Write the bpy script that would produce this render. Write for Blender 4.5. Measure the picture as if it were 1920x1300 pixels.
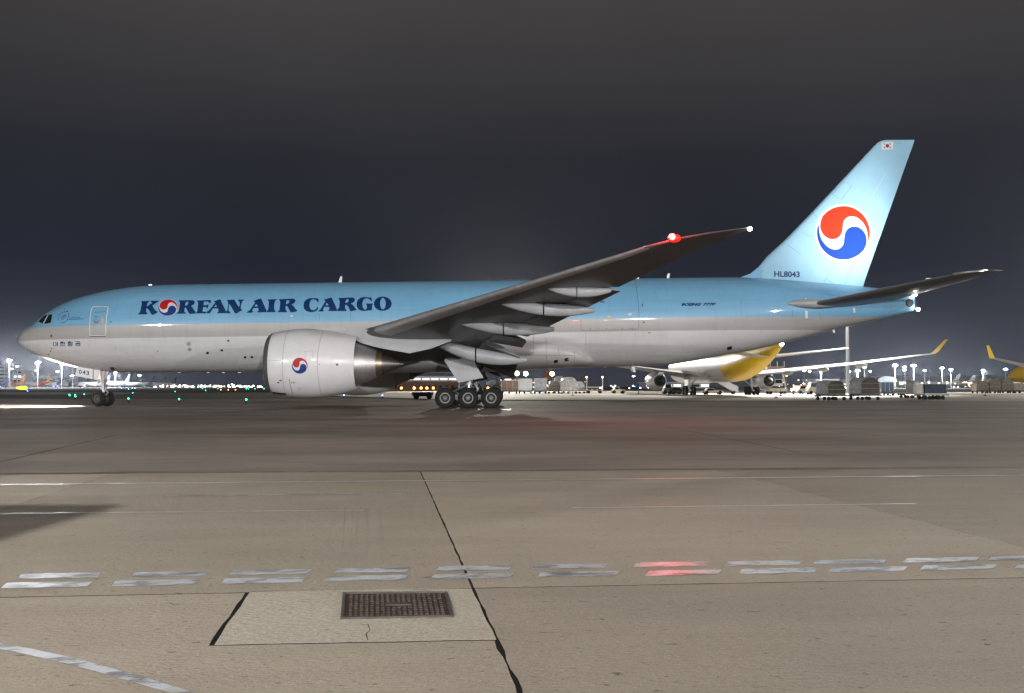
import bpy, bmesh, math, random
from mathutils import Vector, Matrix
from mathutils.bvhtree import BVHTree
random.seed(7)
R = math.radians
for o in list(bpy.data.objects): bpy.data.objects.remove(o)
SC = bpy.context.scene
COL = SC.collection

# ------------------------------------------------------------------ camera
FPX, CAM_H, PITCH = 1855.0, 1.38, 0.0404          # focal length in photo pixels (1920 wide), eye height, tilt
cam_d = bpy.data.cameras.new('camera'); cam = bpy.data.objects.new('camera', cam_d); COL.objects.link(cam)
cam_d.sensor_width = 36.0; cam_d.lens = FPX / 1920 * 36.0; cam_d.clip_start = 0.1; cam_d.clip_end = 20000
cam.location = (0, 0, CAM_H); cam.rotation_euler = (math.pi / 2 + PITCH, 0, 0)
SC.camera = cam
SC.render.resolution_x, SC.render.resolution_y = 1024, 693
SC.view_settings.view_transform = 'Standard'; SC.view_settings.look = 'None'
SC.view_settings.exposure = 0.0; SC.view_settings.gamma = 1.0
SC.cycles.use_denoising = True
SC.cycles.max_bounces = 6; SC.cycles.diffuse_bounces = 3; SC.cycles.glossy_bounces = 3
SC.cycles.sample_clamp_indirect = 4.0; SC.cycles.use_light_tree = True
SC.cycles.caustics_reflective = False; SC.cycles.caustics_refractive = False
SC.cycles.volume_bounces = 0

# ------------------------------------------------------------------ night sky: low cloud lit by the city
world = bpy.data.worlds.new('World'); SC.world = world; world.use_nodes = True
wn, wl = world.node_tree.nodes, world.node_tree.links
wn.clear()
w_out = wn.new('ShaderNodeOutputWorld'); w_bg = wn.new('ShaderNodeBackground')
w_tc = wn.new('ShaderNodeTexCoord'); w_sep = wn.new('ShaderNodeSeparateXYZ'); w_ramp = wn.new('ShaderNodeValToRGB')
w_noise = wn.new('ShaderNodeTexNoise'); w_mix = wn.new('ShaderNodeMixRGB')
wl.new(w_tc.outputs['Generated'], w_sep.inputs[0]); wl.new(w_sep.outputs['Z'], w_ramp.inputs[0])
cr = w_ramp.color_ramp
SKY = [(0.0, (.036, .041, .058)), (.05, (.021, .0255, .040)), (.12, (.0135, .0165, .0270)), (.22, (.0200, .0215, .029)), (.40, (.063, .058, .056)), (1.0, (.060, .055, .052))]
while len(cr.elements) < len(SKY): cr.elements.new(.5)
for i_, (p_, c_) in enumerate(SKY): cr.elements[i_].position = p_; cr.elements[i_].color = (*c_, 1)
w_noise.inputs['Scale'].default_value = 2.2; w_noise.inputs['Detail'].default_value = 5; w_noise.inputs['Roughness'].default_value = .55
wl.new(w_tc.outputs['Generated'], w_noise.inputs['Vector'])
w_mr = wn.new('ShaderNodeMapRange'); w_mr.inputs[1].default_value = .3; w_mr.inputs[2].default_value = .7; w_mr.inputs[3].default_value = .86; w_mr.inputs[4].default_value = 1.12
wl.new(w_noise.outputs['Fac'], w_mr.inputs[0])
w_mix.blend_type = 'MULTIPLY'; w_mix.inputs[0].default_value = 1
wl.new(w_ramp.outputs[0], w_mix.inputs[1]); wl.new(w_mr.outputs[0], w_mix.inputs[2])
wl.new(w_mix.outputs[0], w_bg.inputs[0]); w_bg.inputs[1].default_value = 1.0
wl.new(w_bg.outputs[0], w_out.inputs[0])

# ------------------------------------------------------------------ floodlights (positions of the lamps; masts are built below)
FLOODS_NEAR = [  # (x, y, z, watts, target)
    (-14, -5, 15, 25000, (0, 14, 0)),
    (30, -95, 20, 360000, (8, 70, 3)),
    (-75, -75, 20, 270000, (-25, 70, 3)),
    (95, -60, 20, 195000, (20, 70, 3)),
]
def aim(o, target):
    d = Vector(target) - o.location
    o.rotation_euler = d.to_track_quat('-Z', 'Y').to_euler()
def spot(name, loc, target, watts, angle=110, color=(1, .93, .82), radius=.6, blend=.5, parent=None):
    l = bpy.data.lights.new(name, 'SPOT'); l.energy = watts; l.color = color; l.spot_size = R(angle); l.spot_blend = blend
    l.shadow_soft_size = radius
    o = bpy.data.objects.new(name, l); COL.objects.link(o); o.location = loc; aim(o, target)
    if parent is not None:
        o.parent = parent; o.matrix_parent_inverse = Matrix.Translation(-parent.location)
    return o
def point(name, loc, watts, color, radius=.1, parent=None):
    l = bpy.data.lights.new(name, 'POINT'); l.energy = watts; l.color = color; l.shadow_soft_size = radius
    o = bpy.data.objects.new(name, l); COL.objects.link(o); o.location = loc
    if parent is not None: o.parent = parent
    return o

# ================================================================== helpers
CP, SP = math.cos(PITCH), math.sin(PITCH)
OX, OY = -34.58, 69.3                                # nose of the freighter in the world
def ray(px, py):
    u = (px - 960) / FPX; v = (650 - py) / FPX
    return Vector((u, CP - v * SP, SP + v * CP))
def at(px, py, d):                                   # point at depth d seen at this place of the photograph
    r = ray(px, py); return r * (d / r.y) + Vector((0, 0, CAM_H))
def gnd(px, py):                                     # point of the ground
    r = ray(px, py); p = r * (-CAM_H / r.z); return (p.x, p.y)
def loc(px, py, yl):                                 # freighter coordinates (x aft of nose, z above ground) at lateral yl
    p = at(px, py, OY + yl); return p.x - OX, p.z
def gx(px, d): return (px - 960) / FPX * d / 1.0

class G:
    def __init__(s): s.v = []; s.f = []; s.m = []
    def add(s, vs, fs, mi=0):
        n = len(s.v); s.v += [tuple(p) for p in vs]; s.f += [tuple(i + n for i in f) for f in fs]; s.m += [mi] * len(fs); return s
    def box(s, c, d, mi=0, rz=0.0, taper=1.0):
        x, y, z = d[0] / 2, d[1] / 2, d[2] / 2; vs = []
        for sx, sy, sz in ((-1,-1,-1),(1,-1,-1),(1,1,-1),(-1,1,-1),(-1,-1,1),(1,-1,1),(1,1,1),(-1,1,1)):
            t = taper if sz > 0 else 1
            px, py = sx * x * t, sy * y * t
            vs.append((c[0] + px * math.cos(rz) - py * math.sin(rz), c[1] + px * math.sin(rz) + py * math.cos(rz), c[2] + sz * z))
        return s.add(vs, [(0,3,2,1),(4,5,6,7),(0,1,5,4),(1,2,6,5),(2,3,7,6),(3,0,4,7)], mi)
    def cyl(s, a, b, r0, r1=None, n=12, mi=0, caps=True):
        a, b = Vector(a), Vector(b); r1 = r0 if r1 is None else r1
        d = (b - a).normalized(); u = d.orthogonal().normalized(); w = d.cross(u); vs = []
        for p, r in ((a, r0), (b, r1)):
            for k in range(n):
                t = 2 * math.pi * k / n; vs.append(p + u * (r * math.cos(t)) + w * (r * math.sin(t)))
        fs = [(k, (k + 1) % n, n + (k + 1) % n, n + k) for k in range(n)]
        if caps: fs += [tuple(range(n - 1, -1, -1)), tuple(range(n, 2 * n))]
        return s.add(vs, fs, mi)
    def loft(s, rings, mi=0, cap0=True, cap1=True, closed=True):
        n = len(rings[0]); vs = [p for r in rings for p in r]; fs = []
        for i in range(len(rings) - 1):
            for k in range(n if closed else n - 1):
                fs.append((i * n + k, i * n + (k + 1) % n, (i + 1) * n + (k + 1) % n, (i + 1) * n + k))
        if cap0: fs.append(tuple(range(n - 1, -1, -1)))
        if cap1: fs.append(tuple(range((len(rings) - 1) * n, len(rings) * n)))
        return s.add(vs, fs, mi)
    def lathe(s, prof, c, axis='x', n=32, mi=0, cap0=False, cap1=False):
        rings = []
        for a, r in prof:
            ring = []
            for k in range(n):
                t = 2 * math.pi * k / n; p, q = r * math.cos(t), r * math.sin(t)
                if axis == 'x': ring.append((c[0] + a, c[1] + p, c[2] + q))
                elif axis == 'y': ring.append((c[0] + p, c[1] + a, c[2] + q))
                else: ring.append((c[0] + p, c[1] + q, c[2] + a))
            rings.append(ring)
        return s.loft(rings, mi, cap0, cap1)
    def plate(s, pts, off, mi=0):                    # polygon (3-D) given thickness
        off = Vector(off); n = len(pts); a = [Vector(p) for p in pts]; b = [p + off for p in a]
        return s.add(a + b, [tuple(range(n - 1, -1, -1)), tuple(range(n, 2 * n))] + [(k, (k + 1) % n, n + (k + 1) % n, n + k) for k in range(n)], mi)
    def sphere(s, c, r, n=12, m=8, mi=0, sc=(1, 1, 1)):
        rings = []
        for i in range(m + 1):
            a = math.pi * i / m; rr = max(1e-3, math.sin(a)) * r
            rings.append([(c[0] + sc[0] * rr * math.cos(2 * math.pi * k / n), c[1] + sc[1] * rr * math.sin(2 * math.pi * k / n), c[2] - sc[2] * r * math.cos(a)) for k in range(n)])
        return s.loft(rings, mi)
    def out(s, name, mat, parent=None, smooth=35, label=None, recalc=True):
        me = bpy.data.meshes.new(name); me.from_pydata(s.v, [], s.f)
        if recalc:
            bm = bmesh.new(); bm.from_mesh(me); bmesh.ops.recalc_face_normals(bm, faces=bm.faces); bm.to_mesh(me); bm.free()
        mats = mat if isinstance(mat, (list, tuple)) else [mat]
        for m in mats: me.materials.append(m)
        if len(mats) > 1: me.polygons.foreach_set('material_index', s.m)
        if smooth: me.shade_smooth(); me.set_sharp_from_angle(angle=R(smooth))
        me.update()
        o = bpy.data.objects.new(name, me); COL.objects.link(o)
        if parent is not None: o.parent = parent
        if label: o['label'] = label
        return o
def tag(o, label=None, cat=None, group=None, kind=None):
    if label: o['label'] = label
    if cat: o['category'] = cat
    if group: o['group'] = group
    if kind: o['kind'] = kind
    return o
def thing(name, label, cat, at_=(0, 0, 0), rz=0, group=None):
    o = bpy.data.objects.new(name, None); COL.objects.link(o); o.location = at_; o.rotation_euler = (0, 0, rz)
    o.empty_display_size = .2
    return tag(o, label, cat, group)
def dup(o, parent=None, loc_=None, rz=None, label=None):
    c = o.copy(); COL.objects.link(c)
    if parent is not None: c.parent = parent
    if loc_ is not None: c.location = loc_
    if rz is not None: c.rotation_euler = (0, 0, rz)
    if label: c['label'] = label
    for ch in list(o.children): dup(ch, c)
    return c
def lerp(a, b, t): return a + (b - a) * t
def table(tab, x):                                   # smooth (monotone cubic) interpolation of rows (x, a, b, ...)
    if x <= tab[0][0]: return tab[0][1:]
    if x >= tab[-1][0]: return tab[-1][1:]
    for i in range(len(tab) - 1):
        if tab[i][0] <= x <= tab[i + 1][0]: break
    res = []
    for k in range(1, len(tab[0])):
        h = tab[i + 1][0] - tab[i][0]; d = (tab[i + 1][k] - tab[i][k]) / h
        def slope(j):
            if j <= 0 or j >= len(tab) - 1: return None
            d0 = (tab[j][k] - tab[j - 1][k]) / (tab[j][0] - tab[j - 1][0]); d1 = (tab[j + 1][k] - tab[j][k]) / (tab[j + 1][0] - tab[j][0])
            return 0 if d0 * d1 <= 0 else 2 * d0 * d1 / (d0 + d1)
        m0, m1 = slope(i), slope(i + 1)
        m0 = d if m0 is None else m0; m1 = d if m1 is None else m1
        t = (x - tab[i][0]) / h
        res.append((2*t**3-3*t*t+1) * tab[i][k] + (t**3-2*t*t+t) * h * m0 + (-2*t**3+3*t*t) * tab[i + 1][k] + (t**3-t*t) * h * m1)
    return res

# ------------------------------------------------------------------ materials
def new_mat(name):
    m = bpy.data.materials.new(name); m.use_nodes = True
    nt = m.node_tree; return m, nt.nodes, nt.links, nt.nodes['Principled BSDF']
def mixc(n, l, fac, a, b, blend='MIX'):
    x = n.new('ShaderNodeMixRGB'); x.blend_type = blend
    for i, v in ((0, fac), (1, a), (2, b)):
        if isinstance(v, (int, float)): x.inputs[i].default_value = v if i == 0 else (v, v, v, 1)
        elif isinstance(v, tuple): x.inputs[i].default_value = (*v[:3], 1)
        else: l.new(v, x.inputs[i])
    return x.outputs[0]
def noise(n, l, vec, scale, detail=4, rough=.55, stretch=None, lo=.35, hi=.65, a=0., b=1.):
    if stretch:
        mp = n.new('ShaderNodeMapping'); mp.inputs['Scale'].default_value = stretch; l.new(vec, mp.inputs[0]); vec = mp.outputs[0]
    t = n.new('ShaderNodeTexNoise'); t.inputs['Scale'].default_value = scale; t.inputs['Detail'].default_value = detail; t.inputs['Roughness'].default_value = rough
    l.new(vec, t.inputs['Vector'])
    r = n.new('ShaderNodeMapRange'); l.new(t.outputs['Fac'], r.inputs[0])
    for i, v in ((1, lo), (2, hi), (3, a), (4, b)): r.inputs[i].default_value = v
    return r.outputs[0]
MATS = {}
def paint(name, col, rough=.4, metal=0., coat=0., var=.06, scale=3., spec=.5, bump=0.):
    if name in MATS: return MATS[name]
    m, n, l, b = new_mat(name)
    tc = n.new('ShaderNodeTexCoord').outputs['Object']
    f = noise(n, l, tc, scale, 5, .6, a=1 - var, b=1 + var)
    c = mixc(n, l, 1., col, f, 'MULTIPLY'); l.new(c, b.inputs['Base Color'])
    b.inputs['Roughness'].default_value = rough; b.inputs['Metallic'].default_value = metal; b.inputs['Coat Weight'].default_value = coat
    b.inputs['Coat Roughness'].default_value = .08; b.inputs['Specular IOR Level'].default_value = spec
    if bump:
        bp = n.new('ShaderNodeBump'); bp.inputs['Strength'].default_value = bump; bp.inputs['Distance'].default_value = .05
        l.new(noise(n, l, tc, scale * 3, 4), bp.inputs['Height']); l.new(bp.outputs[0], b.inputs['Normal'])
    MATS[name] = m; return m
def emit(name, col, strength):
    if name in MATS: return MATS[name]
    m, n, l, b = new_mat(name)
    b.inputs['Base Color'].default_value = (*col, 1); b.inputs['Emission Color'].default_value = (*col, 1); b.inputs['Emission Strength'].default_value = strength
    MATS[name] = m; return m
def math_node(n, l, op, a, b_=None):
    x = n.new('ShaderNodeMath'); x.operation = op
    for i, v in ((0, a), (1, b_)):
        if v is None: continue
        if isinstance(v, (int, float)): x.inputs[i].default_value = v
        else: l.new(v, x.inputs[i])
    return x.outputs[0]

# freighter colours
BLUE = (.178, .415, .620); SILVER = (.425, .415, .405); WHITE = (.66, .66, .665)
CANT = .0135
def livery():
    m, n, l, b = new_mat('livery')
    tc = n.new('ShaderNodeTexCoord').outputs['Object']
    sp = n.new('ShaderNodeSeparateXYZ'); l.new(tc, sp.inputs[0])
    lev = math_node(n, l, 'SUBTRACT', sp.outputs[2], math_node(n, l, 'MULTIPLY', sp.outputs[0], CANT))
    up = math_node(n, l, 'GREATER_THAN', lev, 5.393); mid = math_node(n, l, 'GREATER_THAN', lev, 4.508)
    c = mixc(n, l, mid, WHITE, SILVER); c = mixc(n, l, up, c, BLUE)
    # skin panels: slight tone steps, plus streaky dirt
    br = n.new('ShaderNodeTexBrick'); br.inputs['Scale'].default_value = 1; br.inputs['Brick Width'].default_value = 5.3; br.inputs['Row Height'].default_value = 1.55
    br.inputs['Mortar Size'].default_value = .006; br.inputs['Mortar Smooth'].default_value = .3
    br.inputs['Color1'].default_value = (.965,) * 3 + (1,); br.inputs['Color2'].default_value = (1.02,) * 3 + (1,); br.inputs['Mortar'].default_value = (.86,) * 3 + (1,)
    cb = n.new('ShaderNodeCombineXYZ'); l.new(sp.outputs[0], cb.inputs[0]); l.new(lev, cb.inputs[1]); l.new(cb.outputs[0], br.inputs['Vector'])
    c = mixc(n, l, 1., c, br.outputs['Color'], 'MULTIPLY')
    d = noise(n, l, tc, 1.1, 6, .6, stretch=(.25, 1, 2.2), lo=.3, hi=.75, a=1.04, b=.9)
    c = mixc(n, l, 1., c, d, 'MULTIPLY')
    st = noise(n, l, tc, 2.5, 5, .6, stretch=(1.6, 1, .12), lo=.5, hi=.8, a=1., b=.9)
    c = mixc(n, l, 1., c, st, 'MULTIPLY')
    l.new(c, b.inputs['Base Color'])
    b.inputs['Roughness'].default_value = .42; b.inputs['Coat Weight'].default_value = .5; b.inputs['Coat Roughness'].default_value = .05
    bp = n.new('ShaderNodeBump'); bp.inputs['Strength'].default_value = .10; bp.inputs['Distance'].default_value = .03
    l.new(noise(n, l, tc, .55, 3, .5, lo=.2, hi=.8), bp.inputs['Height']); l.new(bp.outputs[0], b.inputs['Coat Normal'])
    return m
M_LIV = livery()
M_BLUE = paint('sky_blue_paint', BLUE, .34, coat=.5, var=.04, scale=1.)
M_WHITE = paint('white_paint', WHITE, .34, coat=.4, var=.04, scale=1.2)
M_GREY = paint('grey_paint', (.35, .357, .37), .42, coat=.2, var=.08, scale=1.5)
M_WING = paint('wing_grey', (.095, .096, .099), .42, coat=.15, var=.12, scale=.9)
M_METAL = paint('bare_metal', (.50, .50, .51), .28, metal=.9, var=.07, scale=2)
M_LIP = paint('lip_metal', (.30, .30, .31), .38, metal=.8, var=.06)
M_HOT = paint('hot_metal', (.16, .145, .135), .42, metal=.85, var=.18, scale=4)
M_BRONZE = paint('bronze_metal', (.30, .24, .18), .35, metal=.9, var=.1)
M_DARK = paint('dark_cavity', (.010, .010, .011), .7, var=.02)
M_GLASS = paint('dark_glass', (.006, .007, .008), .06, var=.0, spec=.8)
M_RUB = paint('tyre_rubber', (.008, .0075, .0075), .85, var=.2, scale=8, bump=.1)
M_RIM = paint('rim_metal', (.26, .25, .24), .45, metal=.4, var=.1, scale=9)
M_STRUT = paint('strut_paint', (.42, .42, .43), .38, metal=.3, var=.12, scale=6)
M_NAVY = paint('navy_letter', (.004, .030, .120), .5, var=.06, spec=.25)
M_RED = paint('emblem_red', (.42, .012, .016), .5, spec=.3, var=.02)
M_EBLUE = paint('emblem_blue', (.006, .040, .20), .5, spec=.3, var=.02)
M_EWHITE = paint('emblem_white', (.66, .64, .65), .5, spec=.3, var=.02)
M_FRED = paint('fin_emblem_red', (.55, .035, .010), .65, spec=.15, var=.02)
M_FBLUE = paint('fin_emblem_blue', (.008, .055, .32), .65, spec=.15, var=.02)
M_LINE = paint('seam_line', (.10, .10, .105), .6, var=.05)
M_BLUELINE = paint('blue_seam_line', (.055, .135, .19), .6, var=.05)
M_TRIM = paint('door_trim', (.70, .70, .69), .35, coat=.3, var=.02)
M_RUST = paint('red_brown_trim', (.26, .075, .035), .5, var=.05)
M_AMBERP = paint('amber_plate', (.70, .40, .06), .4, var=.05)

# ================================================================== the ground
ALPHA = .0945                                        # the joints run at this angle to the picture
UX, UY = math.cos(ALPHA), math.sin(ALPHA)
SHEAR = .036
def uv2w(u, v):
    u = u - SHEAR * (v - 6.84); return (u * UX - v * UY, u * UY + v * UX)
def w2uv(x, y):
    v = -x * UY + y * UX; return (x * UX + y * UY + SHEAR * (v - 6.84), v)

def ground_mat(name, base, var, dark, rough=.75, speck=True, spec=.08, grit=0.):
    m, n, l, b = new_mat(name)
    g = n.new('ShaderNodeNewGeometry').outputs['Position']
    mp = n.new('ShaderNodeMapping'); mp.inputs['Rotation'].default_value = (0, 0, -ALPHA); l.new(g, mp.inputs[0]); pos = mp.outputs[0]
    big = noise(n, l, pos, .22, 6, .6, stretch=(.5, 1, 1), lo=.3, hi=.72, a=1 + var, b=1 - var)
    c = mixc(n, l, 1., base, big, 'MULTIPLY')
    c = mixc(n, l, 1., c, noise(n, l, pos, 1.6, 7, .62, stretch=(.35, 1.2, 1), lo=.3, hi=.7, a=1.07, b=.90), 'MULTIPLY')
    c = mixc(n, l, noise(n, l, pos, .9, 6, .65, stretch=(.25, .8, 1), lo=.60, hi=.78, a=0, b=.5), c, dark)
    if speck:
        c = mixc(n, l, noise(n, l, pos, 15, 3, .65, stretch=(.6, 1.2, 1), lo=.64, hi=.69, a=0, b=.85), c, (dark[0] * .35, dark[1] * .32, dark[2] * .3))
        c = mixc(n, l, noise(n, l, pos, 42, 3, .7, stretch=(.5, 1.2, 1), lo=.64, hi=.70, a=0, b=.6), c, (dark[0] * .5, dark[1] * .48, dark[2] * .45))
        c = mixc(n, l, noise(n, l, pos, 90, 2, .5, lo=.3, hi=.7, a=.34, b=0), c, dark)
        c = mixc(n, l, noise(n, l, pos, 45, 2, .6, lo=.62, hi=.7, a=0, b=.25), c, (.62, .58, .5))
    if grit:
        c = mixc(n, l, noise(n, l, pos, 34, 4, .7, lo=.42, hi=.66, a=0, b=grit), c, dark)
        c = mixc(n, l, noise(n, l, pos, 60, 3, .7, lo=.55, hi=.68, a=0, b=grit * .6), c, (.55, .51, .42))
    oi = n.new('ShaderNodeObjectInfo'); r = n.new('ShaderNodeMapRange'); l.new(oi.outputs['Random'], r.inputs[0]); r.inputs[3].default_value = .88; r.inputs[4].default_value = 1.08
    c = mixc(n, l, 1., c, r.outputs[0], 'MULTIPLY')
    l.new(c, b.inputs['Base Color'])
    b.inputs['Roughness'].default_value = rough; b.inputs['Specular IOR Level'].default_value = spec
    bp = n.new('ShaderNodeBump'); bp.inputs['Strength'].default_value = .9; bp.inputs['Distance'].default_value = .016
    h1 = noise(n, l, pos, 28, 6, .7, stretch=(.55, 1.3, 1), lo=.2, hi=.8)
    l.new(h1, bp.inputs['Height']); l.new(bp.outputs[0], b.inputs['Normal'])
    return m
M_CONC = ground_mat('apron_concrete', (.300, .258, .203), .22, (.150, .124, .096), grit=.22)
M_ROUGH = ground_mat('rough_concrete', (.36, .325, .265), .08, (.20, .172, .135), grit=.7)
M_ASPH = ground_mat('taxiway_asphalt', (.205, .176, .148), .34, (.112, .095, .082), rough=.8, speck=False, spec=.1)
M_PALE = ground_mat('far_apron_concrete', (.40, .375, .34), .10, (.25, .235, .215), speck=False)
M_GRASS = ground_mat('dry_grass', (.060, .052, .032), .3, (.03, .028, .018), rough=.95, speck=False, spec=.05)
M_SEAL = paint('joint_sealant', (.009, .0085, .008), .95, var=.3, scale=9, spec=.08)
def sheet(name, pts, z, mat, parent=None):
    g = G(); g.add([(x, y, z) for x, y in pts], [tuple(range(len(pts)))])
    o = g.out(name, mat, parent, 0)
    for p in o.data.polygons:
        if p.normal.z < 0: p.flip()
    return tag(o, kind='structure') if parent is None else o

sheet('ground', [(-3500, -400), (3500, -400), (3500, 4200), (-3500, 4200)], -.10, M_GRASS)
V_EDGE = 16.35                                       # where the concrete stand ends and the taxiway begins
tx = [uv2w(-400, V_EDGE), uv2w(400, V_EDGE)]
sheet('taxiway', [tx[0], tx[1], (420, 94), (30, 95.5), (-40, 112), (-420, 128)], -.012, M_ASPH)
sheet('cargo_apron', [(-2, 95.9), (30, 95.6), (420, 94.1), (520, 420), (-60, 420), (-28, 150)], -.012, M_PALE)
sheet('far_taxiway', [(-700, 190), (-70, 175), (-90, 250), (-700, 265)], -.05, M_ASPH)
sheet('runway', [(-1800, 480), (-150, 450), (-150, 520), (-1800, 560)], -.05, M_ASPH)
sheet('remote_apron', [(-1500, 1120), (150, 1120), (150, 1900), (-1500, 1900)], -.05, M_PALE)
sheet('terminal_apron', [(300, 1000), (1600, 1000), (1600, 1700), (300, 1700)], -.05, M_PALE)

# --- concrete stand: slabs with sealed joints
U0 = w2uv(-.267, 6.84)[0]; V0 = w2uv(-.267, 6.84)[1]   # where the broad joint meets the lengthwise joint
SLAB_W, ROWS = 4.86, [(V0 - 9.4, V0), (V0, V_EDGE - .04), (V0 - 18.8, V0 - 9.4)]
bed = sheet('concrete_apron', [uv2w(-60, -25), uv2w(60, -25), uv2w(60, V_EDGE), uv2w(-60, V_EDGE)], -.0016, M_SEAL)
def slab_mesh(poly, name, mat, z=0.):
    g = G(); n = len(poly); cx = sum(p[0] for p in poly) / n; cy = sum(p[1] for p in poly) / n
    e = .001; pin = []
    for i in range(n):                               # inset for the worn arris
        p0, p1, p2 = Vector(poly[i - 1]), Vector(poly[i]), Vector(poly[(i + 1) % n])
        d1 = (p1 - p0).normalized(); d2 = (p2 - p1).normalized()
        nn = Vector((-d1.y - d2.y, d1.x + d2.x)); nn = nn / max(.3, nn.length_squared) * 2
        pin.append(p1 + nn * e)
    lo = [(p[0], p[1], z - .034) for p in poly]; md = [(p[0], p[1], z - .001) for p in poly]; hi = [(p[0], p[1], z) for p in pin]
    g.loft([lo, md, hi], 0, True, True)
    return g.out(name, mat, bed, 0)
PATCH = [(-1.778, 6.75), (-.267, 6.84), (-.073, 5.454), (-1.603, 5.342)]
jag = random.Random(3)
for ri, (va, vb) in enumerate(ROWS):
    for k in range(-7, 8):
        ua, ub = U0 + k * SLAB_W, U0 + (k + 1) * SLAB_W
        wj = .011 if ri == 0 else .0085; ja = wj if k == 0 else .0045; jb = wj if k == -1 else .0045
        jt = .013
        if ri == 0 and k == -1:                      # this slab is cut round the drain patch
            # ragged edge along the broad joint
            pu = [w2uv(*p) for p in PATCH]
            poly = [(ua + ja, va + jt), (ub - jb, va + jt), (ub - jb, pu[2][1] - .012), (pu[3][0] - .014, pu[3][1] - .010), (pu[0][0] - .018, vb - jt), (ua + ja, vb - jt)]
        else:
            poly = [(ua + ja, va + jt), (ub - jb, va + jt), (ub - jb, vb - jt), (ua + ja, vb - jt)]
        # wander the edges a little
        rag = []
        for i in range(len(poly)):
            p, q = poly[i], poly[(i + 1) % len(poly)]; L = math.dist(p, q); ns = max(1, int(L / .16)) if (abs(k) < 3 and ri < 2) else 1
            for j in range(ns):
                t = j / ns; w = (.009 if k in (-1, 0) and ri == 0 else .004) if j else 0
                rag.append((lerp(p[0], q[0], t) + jag.uniform(-w, w), lerp(p[1], q[1], t) + jag.uniform(-w * .5, w * .5)))
        slab_mesh([uv2w(*p) for p in rag], 'slab', M_CONC)
rag = []
for i in range(4):
    p, q = PATCH[i], PATCH[(i + 1) % 4]
    for j in range(6):
        t = j / 6; rag.append((lerp(p[0], q[0], t) + (jag.uniform(-.008, .008) if j else 0), lerp(p[1], q[1], t) + (jag.uniform(-.005, .005) if j else 0)))
rag = rag[::-1]
cx, cy = sum(p[0] for p in rag) / len(rag), sum(p[1] for p in rag) / len(rag)
slab_mesh([(lerp(cx, x, .985), lerp(cy, y, .985)) for x, y in rag], 'patch_slab', M_ROUGH, 0.)
# worn crack through the patch
# --- drain cover with tread studs
M_IRON = paint('rusty_iron', (.040, .026, .020), .62, metal=.35, var=.45, scale=9, bump=.3)
M_IRON2 = paint('iron_frame', (.075, .065, .055), .6, metal=.4, var=.3, scale=12)
cov = [(-1.128, 6.655), (-.432, 6.675), (-.350, 5.985), (-1.018, 5.928)]
dc = thing('drain_cover', 'rusty square iron drain cover set in the rough concrete patch', 'drain cover', (sum(p[0] for p in cov) / 4, sum(p[1] for p in cov) / 4, 0))
c0 = dc.location
def cq(s, t): return (lerp(lerp(cov[0][0], cov[1][0], s), lerp(cov[3][0], cov[2][0], s), t) - c0.x, lerp(lerp(cov[0][1], cov[1][1], s), lerp(cov[3][1], cov[2][1], s), t) - c0.y)
g = G(); g.plate([(*cq(.035, .965), .001), (*cq(.965, .965), .001), (*cq(.965, .035), .001), (*cq(.035, .035), .001)], (0, 0, .004)); g.out('plate', M_IRON, dc, 0)
g = G()
for a, b_, c_, d_ in (((0, 0), (1, 0), (1, .03), (0, .03)), ((0, .97), (1, .97), (1, 1), (0, 1)), ((0, .03), (.03, .03), (.03, .97), (0, .97)), ((.97, .03), (1, .03), (1, .97), (.97, .97))):
    g.plate([(*cq(*p), -.001) for p in (d_, c_, b_, a)], (0, 0, .013))
g.out('cover_frame', M_IRON2, dc, 0)
g = G()
for i in range(18):
    for j in range(10):
        s, t = .06 + .88 * (i + .5) / 18, .06 + .88 * (j + .5) / 10
        if .38 < s < .66 and .42 < t < .58: continue
        w, hgt = .0165, .027
        x, y = cq(s, t); g.box((x, y, .0082), (.024 if (i + j) % 2 else .019, .030 if (i + j) % 2 else .036, .0085), taper=.7, rz=.06)
o = g.out('tread_studs', M_IRON, dc, 0); tag(o, kind='stuff')
g = G(); g.plate([(*cq(*p), .0052) for p in ((.40, .545), (.64, .545), (.64, .455), (.40, .455))], (0, 0, .005)); g.out('name_plate', M_IRON2, dc, 0)

# --- painted markings
def worn_paint(name, col, thr=.62, dark=(.05, .05, .052)):
    m, n, l, b = new_mat(name); g = n.new('ShaderNodeNewGeometry').outputs['Position']
    mp = n.new('ShaderNodeMapping'); mp.inputs['Rotation'].default_value = (0, 0, -.25); l.new(g, mp.inputs[0])
    c = mixc(n, l, noise(n, l, mp.outputs[0], 4.2, 5, .7, stretch=(.8, 1.9, 1), lo=thr - .05, hi=thr, a=0, b=.85), col, dark)
    c = mixc(n, l, noise(n, l, g, 22, 4, .6, lo=.45, hi=.75, a=0, b=.55), c, (.30, .275, .235))
    c = mixc(n, l, noise(n, l, g, 3.4, 4, .7, lo=.54, hi=.64, a=0, b=.75), c, (.31, .28, .235))
    l.new(c, b.inputs['Base Color']); b.inputs['Roughness'].default_value = .32
    return m
M_DASH = worn_paint('worn_white_paint', (.43, .45, .48), .545)
M_WLINE = worn_paint('line_white_paint', (.44, .44, .44), .70)
M_YLINE = worn_paint('taxi_yellow_paint', (.45, .26, .03), .8)
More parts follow.
